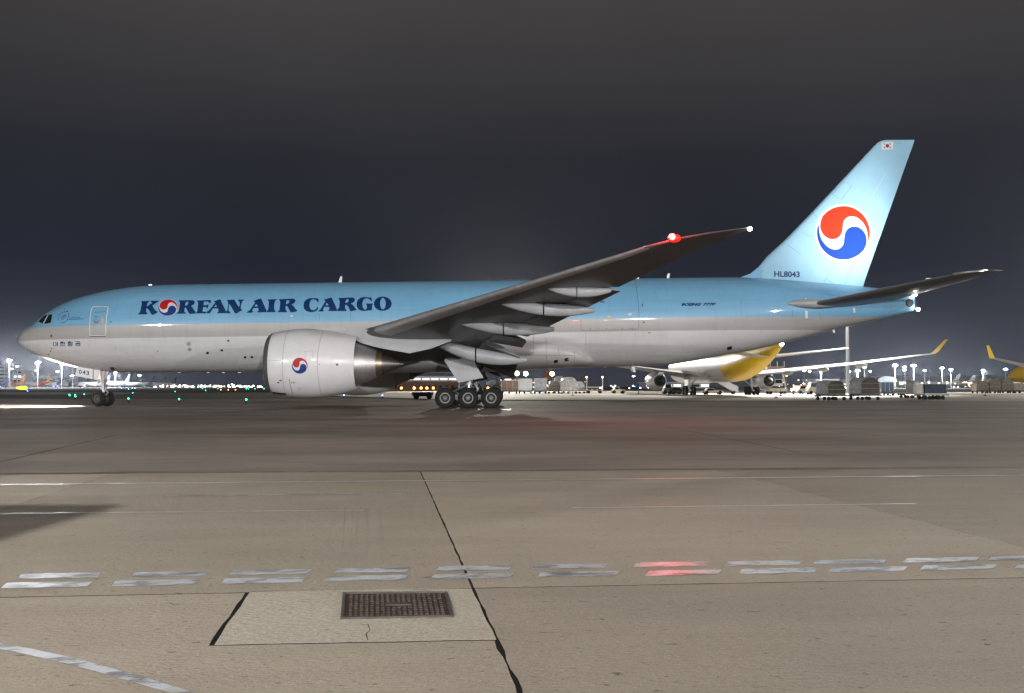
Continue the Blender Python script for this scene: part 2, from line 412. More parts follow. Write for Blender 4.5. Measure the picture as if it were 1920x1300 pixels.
def ribbon(name, pts, w, z, mat, parent, ragged=.0, seed=1):
    rr = random.Random(seed); L, Rr = [], []
    for i, p in enumerate(pts):
        a = Vector(pts[max(0, i - 1)]); b = Vector(pts[min(len(pts) - 1, i + 1)]); d = (b - a).normalized(); nn = Vector((-d.y, d.x))
        ww = w[i] if isinstance(w, list) else w
        L.append(Vector(p) + nn * (ww / 2 + rr.uniform(-ragged, ragged))); Rr.append(Vector(p) - nn * (ww / 2 + rr.uniform(-ragged, ragged)))
    n = len(pts); g = G(); g.add([(q.x, q.y, z) for q in L + Rr], [(i, n + i, n + i + 1, i + 1) for i in range(n - 1)])
    return g.out(name, mat, parent, 0)
def seg(p, q, n): return [(lerp(p[0], q[0], i / n), lerp(p[1], q[1], i / n)) for i in range(n + 1)]
def dash(x0, x1, yt0, yb0, slope=-.0185, seed=0):
    rr = random.Random(seed * 7 + 1); n = 9; up, dn = [], []
    slant = rr.uniform(-2, 2)
    for i in range(n + 1):
        t = i / n; x = lerp(x0, x1, t); dy = slope * (x - x0)
        e = .6 if 0 < i < n else 0
        sh = rr.uniform(.0, .08) if i in (0, n) else 0
        up.append(gnd(x + 6 + slant, yt0 + dy + rr.uniform(-e, e) + sh * (yb0 - yt0))); dn.append(gnd(x - 2 - slant, yb0 + dy + rr.uniform(-e, e) - sh * (yb0 - yt0)))
    g = G(); g.add([(*p, .004) for p in up + dn], [(n + 1 + i, n + 2 + i, i + 1, i) for i in range(n)])
    return g.out('painted_dash', M_DASH, bed, 0)
up_row = [(35, 184, 1077, 1086), (247, 386, 1074.5, 1082.5), (432, 578, 1070.5, 1079), (628, 765, 1067, 1075.5), (818, 956, 1063, 1071.5), (998, 1134, 1060, 1068), (1188, 1328, 1056, 1064), (1360, 1500, 1054, 1062), (1525, 1658, 1051, 1059), (1694, 1831, 1048, 1055.5), (1853, 1990, 1045, 1052)]
lo_row = [(5, 166, 1094, 1104), (211, 366, 1090, 1100), (416, 568, 1085.5, 1095.5), (607, 760, 1081.5, 1090.5), (808, 958, 1078, 1087), (1009, 1157, 1074, 1083), (1211, 1348, 1071.5, 1080.5), (1386, 1528, 1068, 1077), (1553, 1696, 1065.5, 1074), (1726, 1864, 1061.5, 1070), (1903, 2050, 1059, 1067)]
for i, d in enumerate(up_row + lo_row): dash(*d, seed=i)
dash(-160, -15, 1081, 1091, seed=50); dash(-190, -40, 1098, 1109, seed=51)
ribbon('painted_line', seg(gnd(-60, 909.8), gnd(1990, 891), 40), .10, .004, M_WLINE, bed, .008, 3)
ribbon('painted_line', seg(gnd(0, 963.5), gnd(682, 957.3), 16), .045, .004, M_WLINE, bed, .006, 4)
ribbon('painted_line', seg(gnd(1072, 953), gnd(1716, 945), 16), .045, .004, M_WLINE, bed, .006, 5)
ribbon('painted_line', seg(gnd(310, 930.5), gnd(760, 926), 12), .06, .004, M_DASH, bed, .012, 6)
ribbon('painted_line', [gnd(*p) for p in ((-40, 1206), (40, 1221), (120, 1238), (200, 1258), (290, 1284), (360, 1306))], [.085] * 6, .004, M_DASH, bed, .010, 7)
ribbon('slot_drain', seg(gnd(-60, 888.5), gnd(1990, 877), 30), .20, .006, paint('slot_dirt', (.115, .095, .072), .8, var=.4, scale=3), bed, .02, 8)
ribbon('slot_grate', seg(gnd(200, 886.5), gnd(360, 884.6), 8), .10, .011, M_IRON2, bed, .01, 9)
M_SKID = paint('tyre_mark', (.245, .212, .170), .8, var=.15, scale=8)
for i, (xa, xb) in enumerate(((648, 640), (662, 653), (672, 664), (686, 684), (690, 690), (708, 716), (712, 719))):
    ribbon('tyre_mark', seg(gnd(xa, 951 + i % 3 * 4), gnd(xb, 1058 + i % 2 * 6), 14), .006 if i % 2 else .012, .003, M_SKID, bed, .004, 20 + i)
for i, pts in enumerate([[(690, 1172), (694, 1182), (686, 1190), (690, 1202)], [(318, 1131), (328, 1136), (335, 1133)], [(520, 1060), (528, 1056)], [(1010, 1172), (1034, 1170)]]):
    ribbon('crack', [gnd(*p) for p in pts], .005, .003, M_SEAL, bed, .0015, 40 + i)
# taxiway joints and centre line
tw = bpy.data.objects['taxiway']
ribbon('pavement_joint', seg(gnd(0, 865.5), gnd(220, 815), 10), .035, -.008, M_SEAL, tw, .006, 60)
ribbon('pavement_joint', [gnd(1500, 848), gnd(1250, 800)], .03, -.008, M_SEAL, tw, 0, 61)
ribbon('taxi_centre_line', seg((-120, 58.5), (-26, 59.2), 10), .3, -.008, M_YLINE, tw, .02, 62)
ribbon('taxi_centre_line', seg((-16, 59.3), (60, 64), 10), .3, -.008, M_YLINE, tw, .02, 63)

# ================================================================== the freighter
jet = thing('cargo_airplane', 'sky blue, silver and white twin-engine cargo jet taxiing across the middle', 'airplane', (OX, OY, 0))
def zc(x): return 5.47 + CANT * (x - 13.6)
FUS = [  # x aft of nose, top z, bottom z, half width, z of the widest level
    (0.00, 4.72, 4.60, .06, 4.66), (.08, 4.90, 4.44, .32, 4.66), (.24, 5.08, 4.27, .58, 4.67), (.65, 5.46, 3.94, 1.02, 4.70), (1.36, 5.87, 3.59, 1.50, 4.76), (1.90, 6.36, 3.35, 1.80, 4.82), (2.36, 6.68, 3.18, 2.02, 4.90),
    (3.07, 7.09, 2.96, 2.30, 5.0), (4.35, 7.61, 2.69, 2.66, 5.15), (5.70, 7.97, 2.49, 2.88, 5.25), (6.76, 8.17, 2.41, 3.0, 5.32), (7.96, 8.34, 2.37, 3.07, 5.37), (9.17, 8.46, 2.355, 3.1, 5.41), (11.5, 8.535, 2.38, 3.1, zc(11.5)),
    (14, zc(14) + 3.09, zc(14) - 3.09, 3.1, zc(14)), (30, zc(30) + 3.09, zc(30) - 3.09, 3.1, zc(30)), (43.2, zc(43.2) + 3.09, 2.79, 3.1, zc(43.2)), (45.3, 8.99, 2.88, 3.09, 5.93), (47.6, 9.02, 3.25, 3.03, 6.08), (49.9, 9.04, 3.65, 2.88, 6.25),
    (51.5, 9.0, 3.94, 2.72, 6.38), (53.05, 8.91, 4.30, 2.50, 6.52), (55.1, 8.75, 4.81, 2.16, 6.7), (56.9, 8.60, 5.29, 1.82, 6.86), (58.7, 8.44, 5.71, 1.42, 7.0), (60.1, 8.30, 6.03, 1.08, 7.12), (61.2, 8.12, 6.29, .78, 7.2), (62.2, 7.93, 6.55, .48, 7.25), (62.75, 7.80, 6.70, .28, 7.27)]
NS = 72
def ring_at(x, grow=0.):
    t, b, w, m = table(FUS, x); pts = []
    for k in range(NS):
        a = 2 * math.pi * k / NS; s, c = math.sin(a), math.cos(a)
        pts.append((x, (w + grow) * c, m + ((t - m + grow) if s > 0 else (m - b + grow)) * s))
    return pts
xs = [0, .03, .08, .15, .24, .35, .5, .65, .85, 1.1, 1.36, 1.6, 1.9, 2.1, 2.36, 2.7, 3.07, 3.5, 4, 4.5, 5.1, 5.7, 6.3, 7, 7.8, 8.5, 9.2, 10.3, 11.5, 13] + [14 + i * 1.5 for i in range(20)] + [44 + i * .6 for i in range(31)] + [62.4, 62.75]
g = G(); g.loft([ring_at(x) for x in xs]); fuse = g.out('fuselage', M_LIV, jet, 60)

def bvh_of(objs):
    vs, fs = [], []
    for o in objs:
        n = len(vs); vs += [v.co.copy() for v in o.data.vertices]; fs += [tuple(i + n for i in p.vertices) for p in o.data.polygons]
    return BVHTree.FromPolygons(vs, fs)
CAML = Vector((-OX, -OY, CAM_H))                     # the eye in freighter coordinates
def hit(bvh, px, py, cxy):
    for t in (0, .04, .08, .14, .22, .35, .5):
        h_ = bvh.ray_cast(CAML, ray(lerp(px, cxy[0], t), lerp(py, cxy[1], t)).normalized())
        if h_[0] is not None: return h_[0], h_[1]
    return None, None
def fill2d(polys):
    cu = bpy.data.curves.new('tmp', 'CURVE'); cu.dimensions = '2D'; cu.fill_mode = 'BOTH'
    for poly in polys:
        sp = cu.splines.new('POLY'); sp.points.add(len(poly) - 1); sp.use_cyclic_u = True
        for q, p in zip(sp.points, poly): q.co = (p[0], p[1], 0, 1)
    o = bpy.data.objects.new('tmp', cu); COL.objects.link(o); me = bpy.data.meshes.new_from_object(o.evaluated_get(bpy.context.evaluated_depsgraph_get()))
    v = [(p.co.x, p.co.y) for p in me.vertices]; f = [tuple(p.vertices) for p in me.polygons]
    bpy.data.objects.remove(o); bpy.data.curves.remove(cu); bpy.data.meshes.remove(me)
    return v, f
def text2d(s, x0, y0, x1, y1, shear=0., extra=0., rot=0.):  # lettering filling the box (y0 top, y1 bottom)
    cu = bpy.data.curves.new('tmp', 'FONT'); cu.body = s; cu.offset = extra; cu.resolution_u = 4
    o = bpy.data.objects.new('tmp', cu); COL.objects.link(o); me = bpy.data.meshes.new_from_object(o.evaluated_get(bpy.context.evaluated_depsgraph_get()))
    v = [(p.co.x, p.co.y) for p in me.vertices]; f = [tuple(p.vertices) for p in me.polygons]
    bpy.data.objects.remove(o); bpy.data.curves.remove(cu); bpy.data.meshes.remove(me)
    v = [(x + shear * y, y) for x, y in v]
    ax, bx = min(p[0] for p in v), max(p[0] for p in v); ay, by = min(p[1] for p in v), max(p[1] for p in v)
    v = [(lerp(x0, x1, (x - ax) / (bx - ax)), lerp(y1, y0, (y - ay) / (by - ay)) + rot * (lerp(x0, x1, (x - ax) / (bx - ax)) - x0)) for x, y in v]
    return v, f
def decal(name, v2, f2, bvh, mat, parent, off=.008, grid=4.0, label=None):
    bm = bmesh.new(); vv = [bm.verts.new((x, y, 0)) for x, y in v2]
    for f in f2:
        try: bm.faces.new([vv[i] for i in f])
        except ValueError: pass
    if grid:
        for ax in (0, 1):
            lo, hi = min(p[ax] for p in v2), max(p[ax] for p in v2); c = math.ceil(lo / grid) * grid
            while c < hi:
                no = (1, 0, 0) if ax == 0 else (0, 1, 0)
                bmesh.ops.bisect_plane(bm, geom=bm.verts[:] + bm.edges[:] + bm.faces[:], plane_co=(c if ax == 0 else 0, c if ax == 1 else 0, 0), plane_no=no, dist=1e-5); c += grid
    cxy = (sum(p[0] for p in v2) / len(v2), sum(p[1] for p in v2) / len(v2)); dead = []
    for v in bm.verts:
        p, nn = hit(bvh, v.co.x, v.co.y, cxy)
        if p is None: dead.append(v); continue
        if nn.dot(p - CAML) > 0: nn = -nn
        v.co = p + nn * off
    bmesh.ops.delete(bm, geom=dead, context='VERTS')
    me = bpy.data.meshes.new(name)
    for f in bm.faces:
        f.normal_update()
        if f.normal.dot(f.calc_center_median() - CAML) > 0: f.normal_flip()
    bm.to_mesh(me); bm.free(); me.materials.append(mat); me.shade_smooth()
    o = bpy.data.objects.new(name, me); COL.objects.link(o); o.parent = parent
    if label: o['label'] = label
    return o
def strip2d(pts, w):                                 # polyline with width, in photo pixels
    vs, fs = [], []
    for i, p in enumerate(pts):
        a = Vector(pts[max(0, i - 1)]); b = Vector(pts[min(len(pts) - 1, i + 1)]); d = (b - a).normalized(); nn = Vector((-d.y, d.x)) * (w / 2)
        vs += [(p[0] + nn.x, p[1] + nn.y), (p[0] - nn.x, p[1] - nn.y)]
    for i in range(len(pts) - 1): fs.append((2 * i, 2 * i + 1, 2 * i + 3, 2 * i + 2))
    return vs, fs
def ell(cx, cy, rx, ry, n=28): return [(cx + rx * math.cos(2 * math.pi * k / n), cy + ry * math.sin(2 * math.pi * k / n)) for k in range(n)]
def catmull(P, n=5):
    out = []
    for i in range(len(P)):
        p0, p1, p2, p3 = [Vector(P[(i + k) % len(P)]) for k in (-1, 0, 1, 2)]
        for j in range(n):
            t = j / n; q = .5 * (2 * p1 + (p2 - p0) * t + (2 * p0 - 5 * p1 + 4 * p2 - p3) * t * t + (3 * p1 - p0 - 3 * p2 + p3) * t ** 3); out.append((q.x, q.y))
    return out
def many(strokes, w):
    V, F = [], []
    for s in strokes:
        v, f = strip2d(s, w); n = len(V); V += v; F += [tuple(i + n for i in q) for q in f]
    return V, F
BF = bvh_of([fuse])

# --- titles on the side, letter by letter (outlines in photo pixels, laid on the skin)
def zA(P): return [(255 + x / 9.6, 545 + y / 9.6) for x, y in P]
def zB(P): return [(450 + x / 12.8, 545 + y / 12.8) for x, y in P]
def zC(P): return [(560 + x / 10.667, 545 + y / 10.667) for x, y in P]
LETTERS = [
 zA([(85,192),(243,186),(240,198),(215,215),(200,255),(193,290),(290,225),(278,210),(258,200),(262,185),(412,183),(410,196),(380,215),(295,270),(320,320),(350,360),(390,380),(385,400),(300,442),(270,420),(230,350),(195,315),(185,345),(185,385),(208,412),(200,430),(35,430),(40,415),(70,395),(82,350),(100,260),(105,215)]),
 zA([(762,182),(800,176),(1020,174),(1050,190),(1060,220),(1045,250),(990,280),(1015,300),(1045,350),(1075,385),(1078,414),(970,425),(945,400),(910,330),(885,300),(872,340),(870,380),(898,405),(890,418),(728,418),(735,405),(765,385),(775,340),(790,260),(792,210)]),
 zA([(1095,182),(1340,170),(1350,195),(1342,238),(1320,222),(1290,200),(1225,200),(1215,265),(1270,265),(1305,245),(1300,290),(1288,330),(1265,300),(1210,298),(1198,380),(1266,382),(1266,412),(1084,414),(1084,398),(1100,380),(1112,300),(1120,225)]),
 zA([(1395,198),(1505,160),(1525,168),(1545,225),(1590,310),(1616,365),(1630,392),(1632,410),(1455,410),(1462,395),(1485,380),(1480,325),(1385,325),(1370,350),(1330,412),(1272,410),(1272,382),(1310,360),(1360,305),(1430,215)]),
 zA([(1632,172),(1770,165),(1850,300),(1868,250),(1865,205),(1838,178),(1842,165),(1945,163),(1940,176),(1912,198),(1893,260),(1885,330),(1917,352),(1800,420),(1775,400),(1690,250),(1680,240),(1672,300),(1665,360),(1705,398),(1700,410),(1640,410),(1624,385),(1645,350),(1660,260),(1655,205)]),
 zB([(325,258),(335,245),(490,193),(512,205),(560,310),(634,470),(634,522),(412,525),(415,510),(445,480),(440,420),(330,420),(295,470),(308,510),(300,533),(158,533),(165,520),(240,470),(365,285),(335,268)]),
 zB([(662,215),(880,208),(880,222),(850,240),(832,290),(820,370),(822,450),(855,510),(850,522),(642,522),(645,495),(675,455),(690,360),(692,270),(668,232)]),
 zB([(935,212),(1280,195),(1325,220),(1330,260),(1300,305),(1235,338),(1290,375),(1340,450),(1380,490),(1370,500),(1250,528),(1210,515),(1185,470),(1140,380),(1100,365),(1090,440),(1130,510),(1128,522),(900,520),(908,508),(945,470),(960,380),(970,280),(945,235)]),
 zC([(390,155),(402,230),(385,235),(345,190),(300,175),(255,185),(225,230),(215,290),(225,350),(255,388),(300,395),(345,370),(375,330),(395,335),(385,370),(355,410),(300,430),(220,432),(150,410),(105,360),(95,300),(110,230),(155,180),(220,155),(290,150),(340,158)]),
 zC([(505,185),(650,140),(665,150),(700,225),(762,365),(762,412),(590,412),(595,400),(615,375),(610,330),(515,325),(490,370),(500,405),(495,420),(385,420),(390,410),(440,370),(540,210),(515,200)]),
 zC([(790,152),(1085,140),(1120,165),(1125,200),(1100,235),(1040,262),(1090,295),(1140,360),(1170,388),(1050,418),(1025,400),(985,310),(945,285),(930,300),(930,360),(960,400),(955,412),(770,412),(770,380),(790,370),(810,330),(822,230),(810,180)]),
 zC([(1450,140),(1470,210),(1455,213),(1400,165),(1350,155),(1300,180),(1275,250),(1280,330),(1310,378),(1345,378),(1365,345),(1362,290),(1335,268),(1340,262),(1490,262),(1488,272),(1470,290),(1465,395),(1400,400),(1290,412),(1210,390),(1165,330),(1158,260),(1180,190),(1240,145),(1320,130),(1400,140)]),
 zC(ell(1682, 265, 178, 142, 40)),
]
HOLES = {1: zA([(900,210),(935,203),(945,220),(930,255),(905,275),(885,275),(888,235)]), 3: zA([(1440,255),(1460,297),(1405,297)]), 5: zB([(390,325),(432,383),(350,383)]),
 7: zB([(1120,240),(1170,235),(1188,260),(1165,305),(1100,335),(1105,275)]), 9: zC([(567,245),(597,297),(535,297)]), 10: zC([(955,180),(995,172),(1003,200),(985,235),(935,255),(938,205)]), 12: zC(ell(1685, 262, 55, 115, 28))}
for i, P in enumerate(LETTERS):
    v, f = fill2d([P] + ([HOLES[i]] if i in HOLES else [])); decal('letter', v, f, BF, M_NAVY, fuse)
# round emblem: white disc, red upper comma, blue lower comma
RED_C = [((x - 818) / 203, (y - 800) / 203) for x, y in [(640,740),(642,768),(660,808),(698,840),(740,848),(780,834),(805,800),(813,755),(818,718),(838,688),(872,674),(912,680),(952,706),(985,750),(1003,805),(1006,868)]]
arc = [(math.cos(a), -math.sin(a)) for a in [R(q) for q in range(-16, 163, 9)]]
def catopen(P, n=4):
    out = []
    for i in range(len(P) - 1):
        p0, p1, p2, p3 = Vector(P[max(0, i - 1)]), Vector(P[i]), Vector(P[i + 1]), Vector(P[min(len(P) - 1, i + 2)])
        for j in range(n):
            t = j / n; q = .5 * (2 * p1 + (p2 - p0) * t + (2 * p0 - 5 * p1 + 4 * p2 - p3) * t * t + (3 * p1 - p0 - 3 * p2 + p3) * t ** 3); out.append((q.x, q.y))
    return out + [P[-1]]
RED_P = catopen(RED_C, 4) + [(math.cos(a), -math.sin(a)) for a in [R(q) for q in range(-10, 150, 8)]] + [(-.862, -.42)]
BLUE_P = [(-x, -y) for x, y in RED_P]
def emblem(cx, cy, rx, ry, bvh, parent, mats, border=1.08, sk=0., grid=4.):
    T = lambda P, s=1.: [(cx + rx * s * (x - sk * y), cy + ry * s * y) for x, y in P]
    for P, s, m, off, nm in (([(math.cos(2 * math.pi * k / 48), math.sin(2 * math.pi * k / 48)) for k in range(48)], border, mats[0], .007, 'emblem_disc'), (RED_P, 1, mats[1], .013, 'emblem_red'), (BLUE_P, 1, mats[2], .013, 'emblem_blue')):
        v, f = fill2d([T(P, s)]); decal(nm, v, f, bvh, m, parent, off, grid)
emblem(255 + 575 / 9.6, 545 + 309 / 9.6, 18.1, 15.3, BF, fuse, (M_EWHITE, M_RED, M_EBLUE), 1.04, .06)

# --- small writing on the nose
def zD(P): return [(90 + x / 14.446, 570 + y / 14.446) for x, y in P]
hang = [[(195,1040),(143,1042),(153,1140),(203,1136)],[(216,1030),(222,1146)],[(256,1030),(266,1146)],[(216,1086),(262,1086)],
        [(350,1028),(405,1026)],[(328,1046),(424,1042)], ell(378,1076,34,17,14)+[(412,1076)],[(442,1026),(446,1104)],[(444,1064),(470,1063)],[(336,1108),(342,1138),(468,1134)],
        [(556,1024),(610,1022)],[(534,1042),(630,1038)], ell(583,1070,34,15,14)+[(617,1070)],[(648,1022),(652,1098)],[(650,1058),(676,1057)], ell(602,1122,62,18,16)+[(664,1122)],
        [(740,1026),(858,1020),(862,1062)],[(800,1042),(802,1070)],[(738,1074),(884,1068)], ell(812,1112,62,24,16)+[(874,1112)]]
v, f = many([zD(s) for s in hang], 1.3); decal('hangul_title', v, f, BF, M_NAVY, fuse, grid=0)
def zF(P): return [(60 + x / 19.2, 575 + y / 19.2) for x, y in P]
dots = [(1265,185,34,20),(1168,190,22,18),(1092,222,24,20),(1025,268,24,16),(980,325,16,20),(945,415,18,18),(942,485,20,20)]
for cx, cy, rx, ry in dots:
    v, f = fill2d([zF(ell(cx, cy, rx, ry, 8))]); decal('alliance_mark_dot', v, f, BF, M_NAVY, fuse, grid=0)
v, f = many([zF(s) for s in ([(1325,230),(1318,340),(1290,440),(1235,530),(1160,578),(1090,590),(1035,580)], [(1075,380),(1140,320),(1215,290)], [(1050,440),(1120,390),(1180,330),(1245,335)], [(1045,490),(1110,470),(1180,390),(1240,365)], [(1010,400),(1060,380)], [(1300,470),(1550,470),(1700,452),(1880,448)])], .8); decal('alliance_mark_ring', v, f, BF, M_NAVY, fuse, grid=0)
v, f = text2d('CARGO', *zF([(1345, 375)])[0], *zF([(1725, 440)])[0], shear=.3); decal('alliance_mark_text', v, f, BF, M_NAVY, fuse, grid=0)
v, f = text2d('BOEING', 1277, 568.6, 1315, 574, shear=.35, extra=.06, rot=-.005); decal('maker_title', v, f, BF, M_NAVY, fuse, grid=0)
v, f = text2d('777F', 1317.5, 568.4, 1342.5, 573.8, shear=.35, extra=.06, rot=-.005); decal('type_title', v, f, BF, M_NAVY, fuse, grid=0)

# --- flight deck windows (both sides), doors, panels, vents
for P in ([(232,548),(390,368),(480,308),(572,300),(398,622)], [(604,298),(735,291),(682,585),(432,634)]):
    v, f = fill2d([zF(P)]); o = decal('cockpit_window', v, f, BF, M_GLASS, fuse, .012, 1.5)
    me = o.data.copy()
    for q in me.vertices: q.co.y *= -1
    me.flip_normals(); o2 = bpy.data.objects.new('cockpit_window', me); COL.objects.link(o2); o2.parent = fuse
v, f = strip2d(zF([(586, 300), (500, 455), (412, 630)]), 1.2); decal('window_post', v, f, BF, M_TRIM, fuse, .02, 2)
door_out = zD([(1140,860),(1130,600),(1145,380),(1165,210),(1185,130),(1215,90),(1260,75),(1600,68),(1630,90),(1625,160),(1590,340),(1568,600),(1565,820),(1545,858),(1140,862)])
v, f = strip2d(door_out, 1.35); entry = decal('crew_door', v, f, BF, M_TRIM, fuse, .012, 6)
v, f = strip2d(zD([(1140, 884), (1350, 886), (1560, 878)]), 1.2); decal('door_sill', v, f, BF, M_DARK, fuse, .016, 6)
v, f = strip2d(zD([(1225, 62), (1610, 52), (1640, 80)]), .6); decal('door_gutter', v, f, BF, M_BLUELINE, fuse, .01, 6)
v, f = fill2d([zD(ell(1312, 475, 66, 50, 20)), zD(ell(1312, 463, 50, 30, 16))]); decal('door_handle', v, f, BF, M_RUST, fuse, .012, 0)
v, f = fill2d([zD([(1452, 385), (1510, 388), (1500, 535), (1440, 530)])]); decal('door_window', v, f, BF, M_AMBERP, fuse, .012, 0)
v, f = many([zD([(1265, 250), (1300, 230), (1570, 215)]), zD([(1300, 320), (1290, 385)]), zD([(1300, 350), (1380, 345)])], .8); decal('door_stencil', v, f, BF, M_BLUELINE, fuse, .012, 0)
# main deck cargo door
cd = [[(1089.5, 600), (1089.5, 619)], [(1089.5, 620), (1196.5, 618)], [(1197.5, 617), (1198, 600), (1197, 572), (1194.5, 548), (1191.5, 530), (1190, 523.5)]]
for pl in cd[:2]:
    v, f = strip2d(pl, .55); decal('cargo_door_seam', v, f, BF, M_LINE, fuse, .008, 5)
v, f = strip2d(cd[2], .7); decal('cargo_door_seam', v, f, BF, M_BLUELINE, fuse, .008, 5)
V, F = [], []
for px in (1107, 1123, 1137, 1153, 1167, 1183, 1186, 1191):
    v, f = fill2d([ell(px, 616.5, .8, .8, 8)]); decal('door_latch', v, f, BF, M_DARK, fuse, .01, 0)
for px, py, rx, ry, m in ((354, 645, 4.3, 4.0, 'g'), (355.5, 655.2, 4.0, 3.4, 'g'), (389, 662, 2.8, 2.4, 'd'), (416, 657, 2.5, 2.2, 'd'), (428, 639, 2.4, 2.1, 'r'), (459.5, 670, 2.4, 2.1, 'd'), (472.5, 669.8, 2.4, 2.1, 'd'), (296, 658.7, 1., 1., 'd'), (96.5, 630.4, 2.3, 2.8, 'r'), (1207, 604.5, 1.6, 1.5, 'd'), (547, 592.5, 1.8, 1.8, 'w'), (1068, 588.5, 3.9, 4.3, 'w'), (97, 653.3, 1.5, .9, 'd'), (95, 658.6, 1.4, 1.2, 'd'), (91, 664.6, 2.2, .9, 'd'), (208, 604, 1.6, .9, 'd')):
    v, f = fill2d([ell(px, py, rx, ry, 18)]); decal('vent_port', v, f, BF, {'g': paint('port_grey', (.30, .32, .345), .4), 'd': M_DARK, 'r': M_RUST, 'w': M_TRIM}[m], fuse, .012, 0)
for pts, m in (([(1363.5, 650.5), (1373, 649), (1371.5, 655.5), (1363, 656.5)], M_DARK), ([(1125, 565), (1133, 564.5), (1133.5, 568), (1125.5, 568)], M_BLUELINE), ([(1203, 570), (1205, 570), (1206, 575), (1203.5, 575)], M_BLUELINE), ([(1178, 586.8), (1184, 586.5), (1184, 591), (1178, 591.5)], M_TRIM), ([(1178.5, 586.6), (1183.5, 586.4), (1183.5, 588), (1178.5, 588.2)], M_AMBERP), ([(1139, 592.8), (1145, 592.6), (1145, 596), (1139, 596)], M_AMBERP), ([(1215, 623.5), (1220, 623.3), (1219, 625), (1216, 625.2)], M_RUST)):
    v, f = fill2d([pts]); decal('access_panel', v, f, BF, m, fuse, .014, 0)
for pl in ([(52, 645), (52.5, 655)], [(390, 533.5), (390.5, 545)], [(592, 588), (592, 600)], [(599, 588), (599, 601)], [(657, 585), (657, 602)], [(1389, 560), (1389.5, 590)]):
    v, f = strip2d(pl, .4); decal('skin_seam', v, f, BF, M_BLUELINE if pl[0][1] < 603 else M_LINE, fuse, .008, 5)
v, f = strip2d([(1099, 623), (1098, 632), (1099.5, 642), (1097.5, 647)], 1.3); decal('grease_streak', v, f, BF, paint('grease', (.40, .39, .38), .5), fuse, .007, 5)
# blade antennas on top and below
def blade(px, pyb, pyt, lean, w0, w1, yl=0., mat=M_TRIM, t=.05):
    x0, z0 = loc(px, pyb, yl); x1, z1 = loc(px + lean, pyt, yl); a = w0 / 26.6; b = w1 / 26.6
    g = G(); s = 1 if z1 > z0 else -1
    g.plate([(x0 - a / 2, -t / 2, z0 - .25 * s), (x0 + a / 2, -t / 2, z0 - .25 * s), (x1 + b / 2, -t / 2, z1), (x1 - b / 2, -t / 2, z1)], (0, t, 0)); return g.out('blade_antenna', mat, fuse, 0)
blade(636, 530, 518.5, 4, 8, 3); blade(1193, 521.5, 510, 5, 8, 3); blade(1251, 520.5, 513, 3, 5.5, 4); blade(1184, 686, 698, 6, 9, 3)
blade(282, 536, 533.8, 0, 8, 6); blade(380, 533.4, 532, 0, 4, 3, mat=M_DARK)
for px in (335, 389, 418, 448): blade(px, 697, 699.5, 1, 6, 5, t=.1)
blade(1562, 621, 624.5, 2, 5, 3)

# --- tail cone exhaust and lamps
x0, z0 = loc(1704, 568, -.55)
bm_v, bm_f = fill2d([ell(1705, 568.5, 7.2, 7.4, 24)]); decal('exhaust_surround', bm_v, bm_f, BF, M_DARK, fuse, .012, 0)
bm_v, bm_f = fill2d([ell(1705.5, 568.5, 5.0, 5.4, 24)]); decal('exhaust_pipe', bm_v, bm_f, BF, paint('exhaust_grey', (.10, .10, .115), .5), fuse, .03, 0)
g = G(); g.plate([(62.45, -.06, 7.85), (62.95, -.06, 7.72), (62.95, -.06, 6.78), (62.55, -.06, 6.62)], (0, .12, 0)); g.out('tail_cap', M_DARK, fuse, 0)
M_LAMPW = emit('lamp_white', (1, .93, .85), 60); M_LAMPR = emit('lamp_red', (1, .012, .010), 1.7)
for px, py, r_ in ((1716.5, 551.8, .11), (1721.5, 580, .12)):
    x, z = loc(px, py, -.35); g = G(); g.sphere((x, -.35, z), r_, 12, 8); g.out('tail_lamp', M_LAMPW, jet, 60)

# --- wings
def foil(n=14):
    p = []
    for k in range(n + 1):
        t = .5 * (1 - math.cos(math.pi * k / n)); p.append(t)
    return p
def section(xle, y, zle, ch, tc, drop=0., c0=0., c1=1., n=14, camber=.02, gap=0.):
    """points round one wing section between chord fractions c0 and c1 (upper from back to front, lower front to back)"""
    def yt(t): return tc / .2 * ch * (.2969 * math.sqrt(max(t, 0)) - .126 * t - .3516 * t * t + .2843 * t ** 3 - .1015 * t ** 4)
    up, lo = [], []
    for q in foil(n):
        t = lerp(c0, c1, q); cz = camber * ch * 4 * t * (1 - t) + drop * t
        up.append((xle + t * ch, y, zle + cz + yt(t) * 1.0 + gap)); lo.append((xle + t * ch, y, zle + cz - yt(t) * .85 - gap - .004))
    return up[::-1] + lo
def wing_le(y): return (26.19 + (y - 10.4) * (40.33 - 26.19) / 19.6, 4.72 + (y - 10.4) * (7.08 - 4.72) / 19.6)
WST = [  # y, x of trailing edge
    (2.2, 34.4), (5, 34.6), (8, 34.75), (10.6, 35.1), (15, 36.75), (20, 38.65), (25, 40.55), (29.6, 42.3)]
def wing_st(y):
    xl, zl = wing_le(y); xt = table(WST, y)[0]; ch = xt - xl
    return xl, zl, ch, lerp(.135, .095, min(1, y / 20)), -.055 * ch * max(0, 1 - y / 26) - .012 * ch
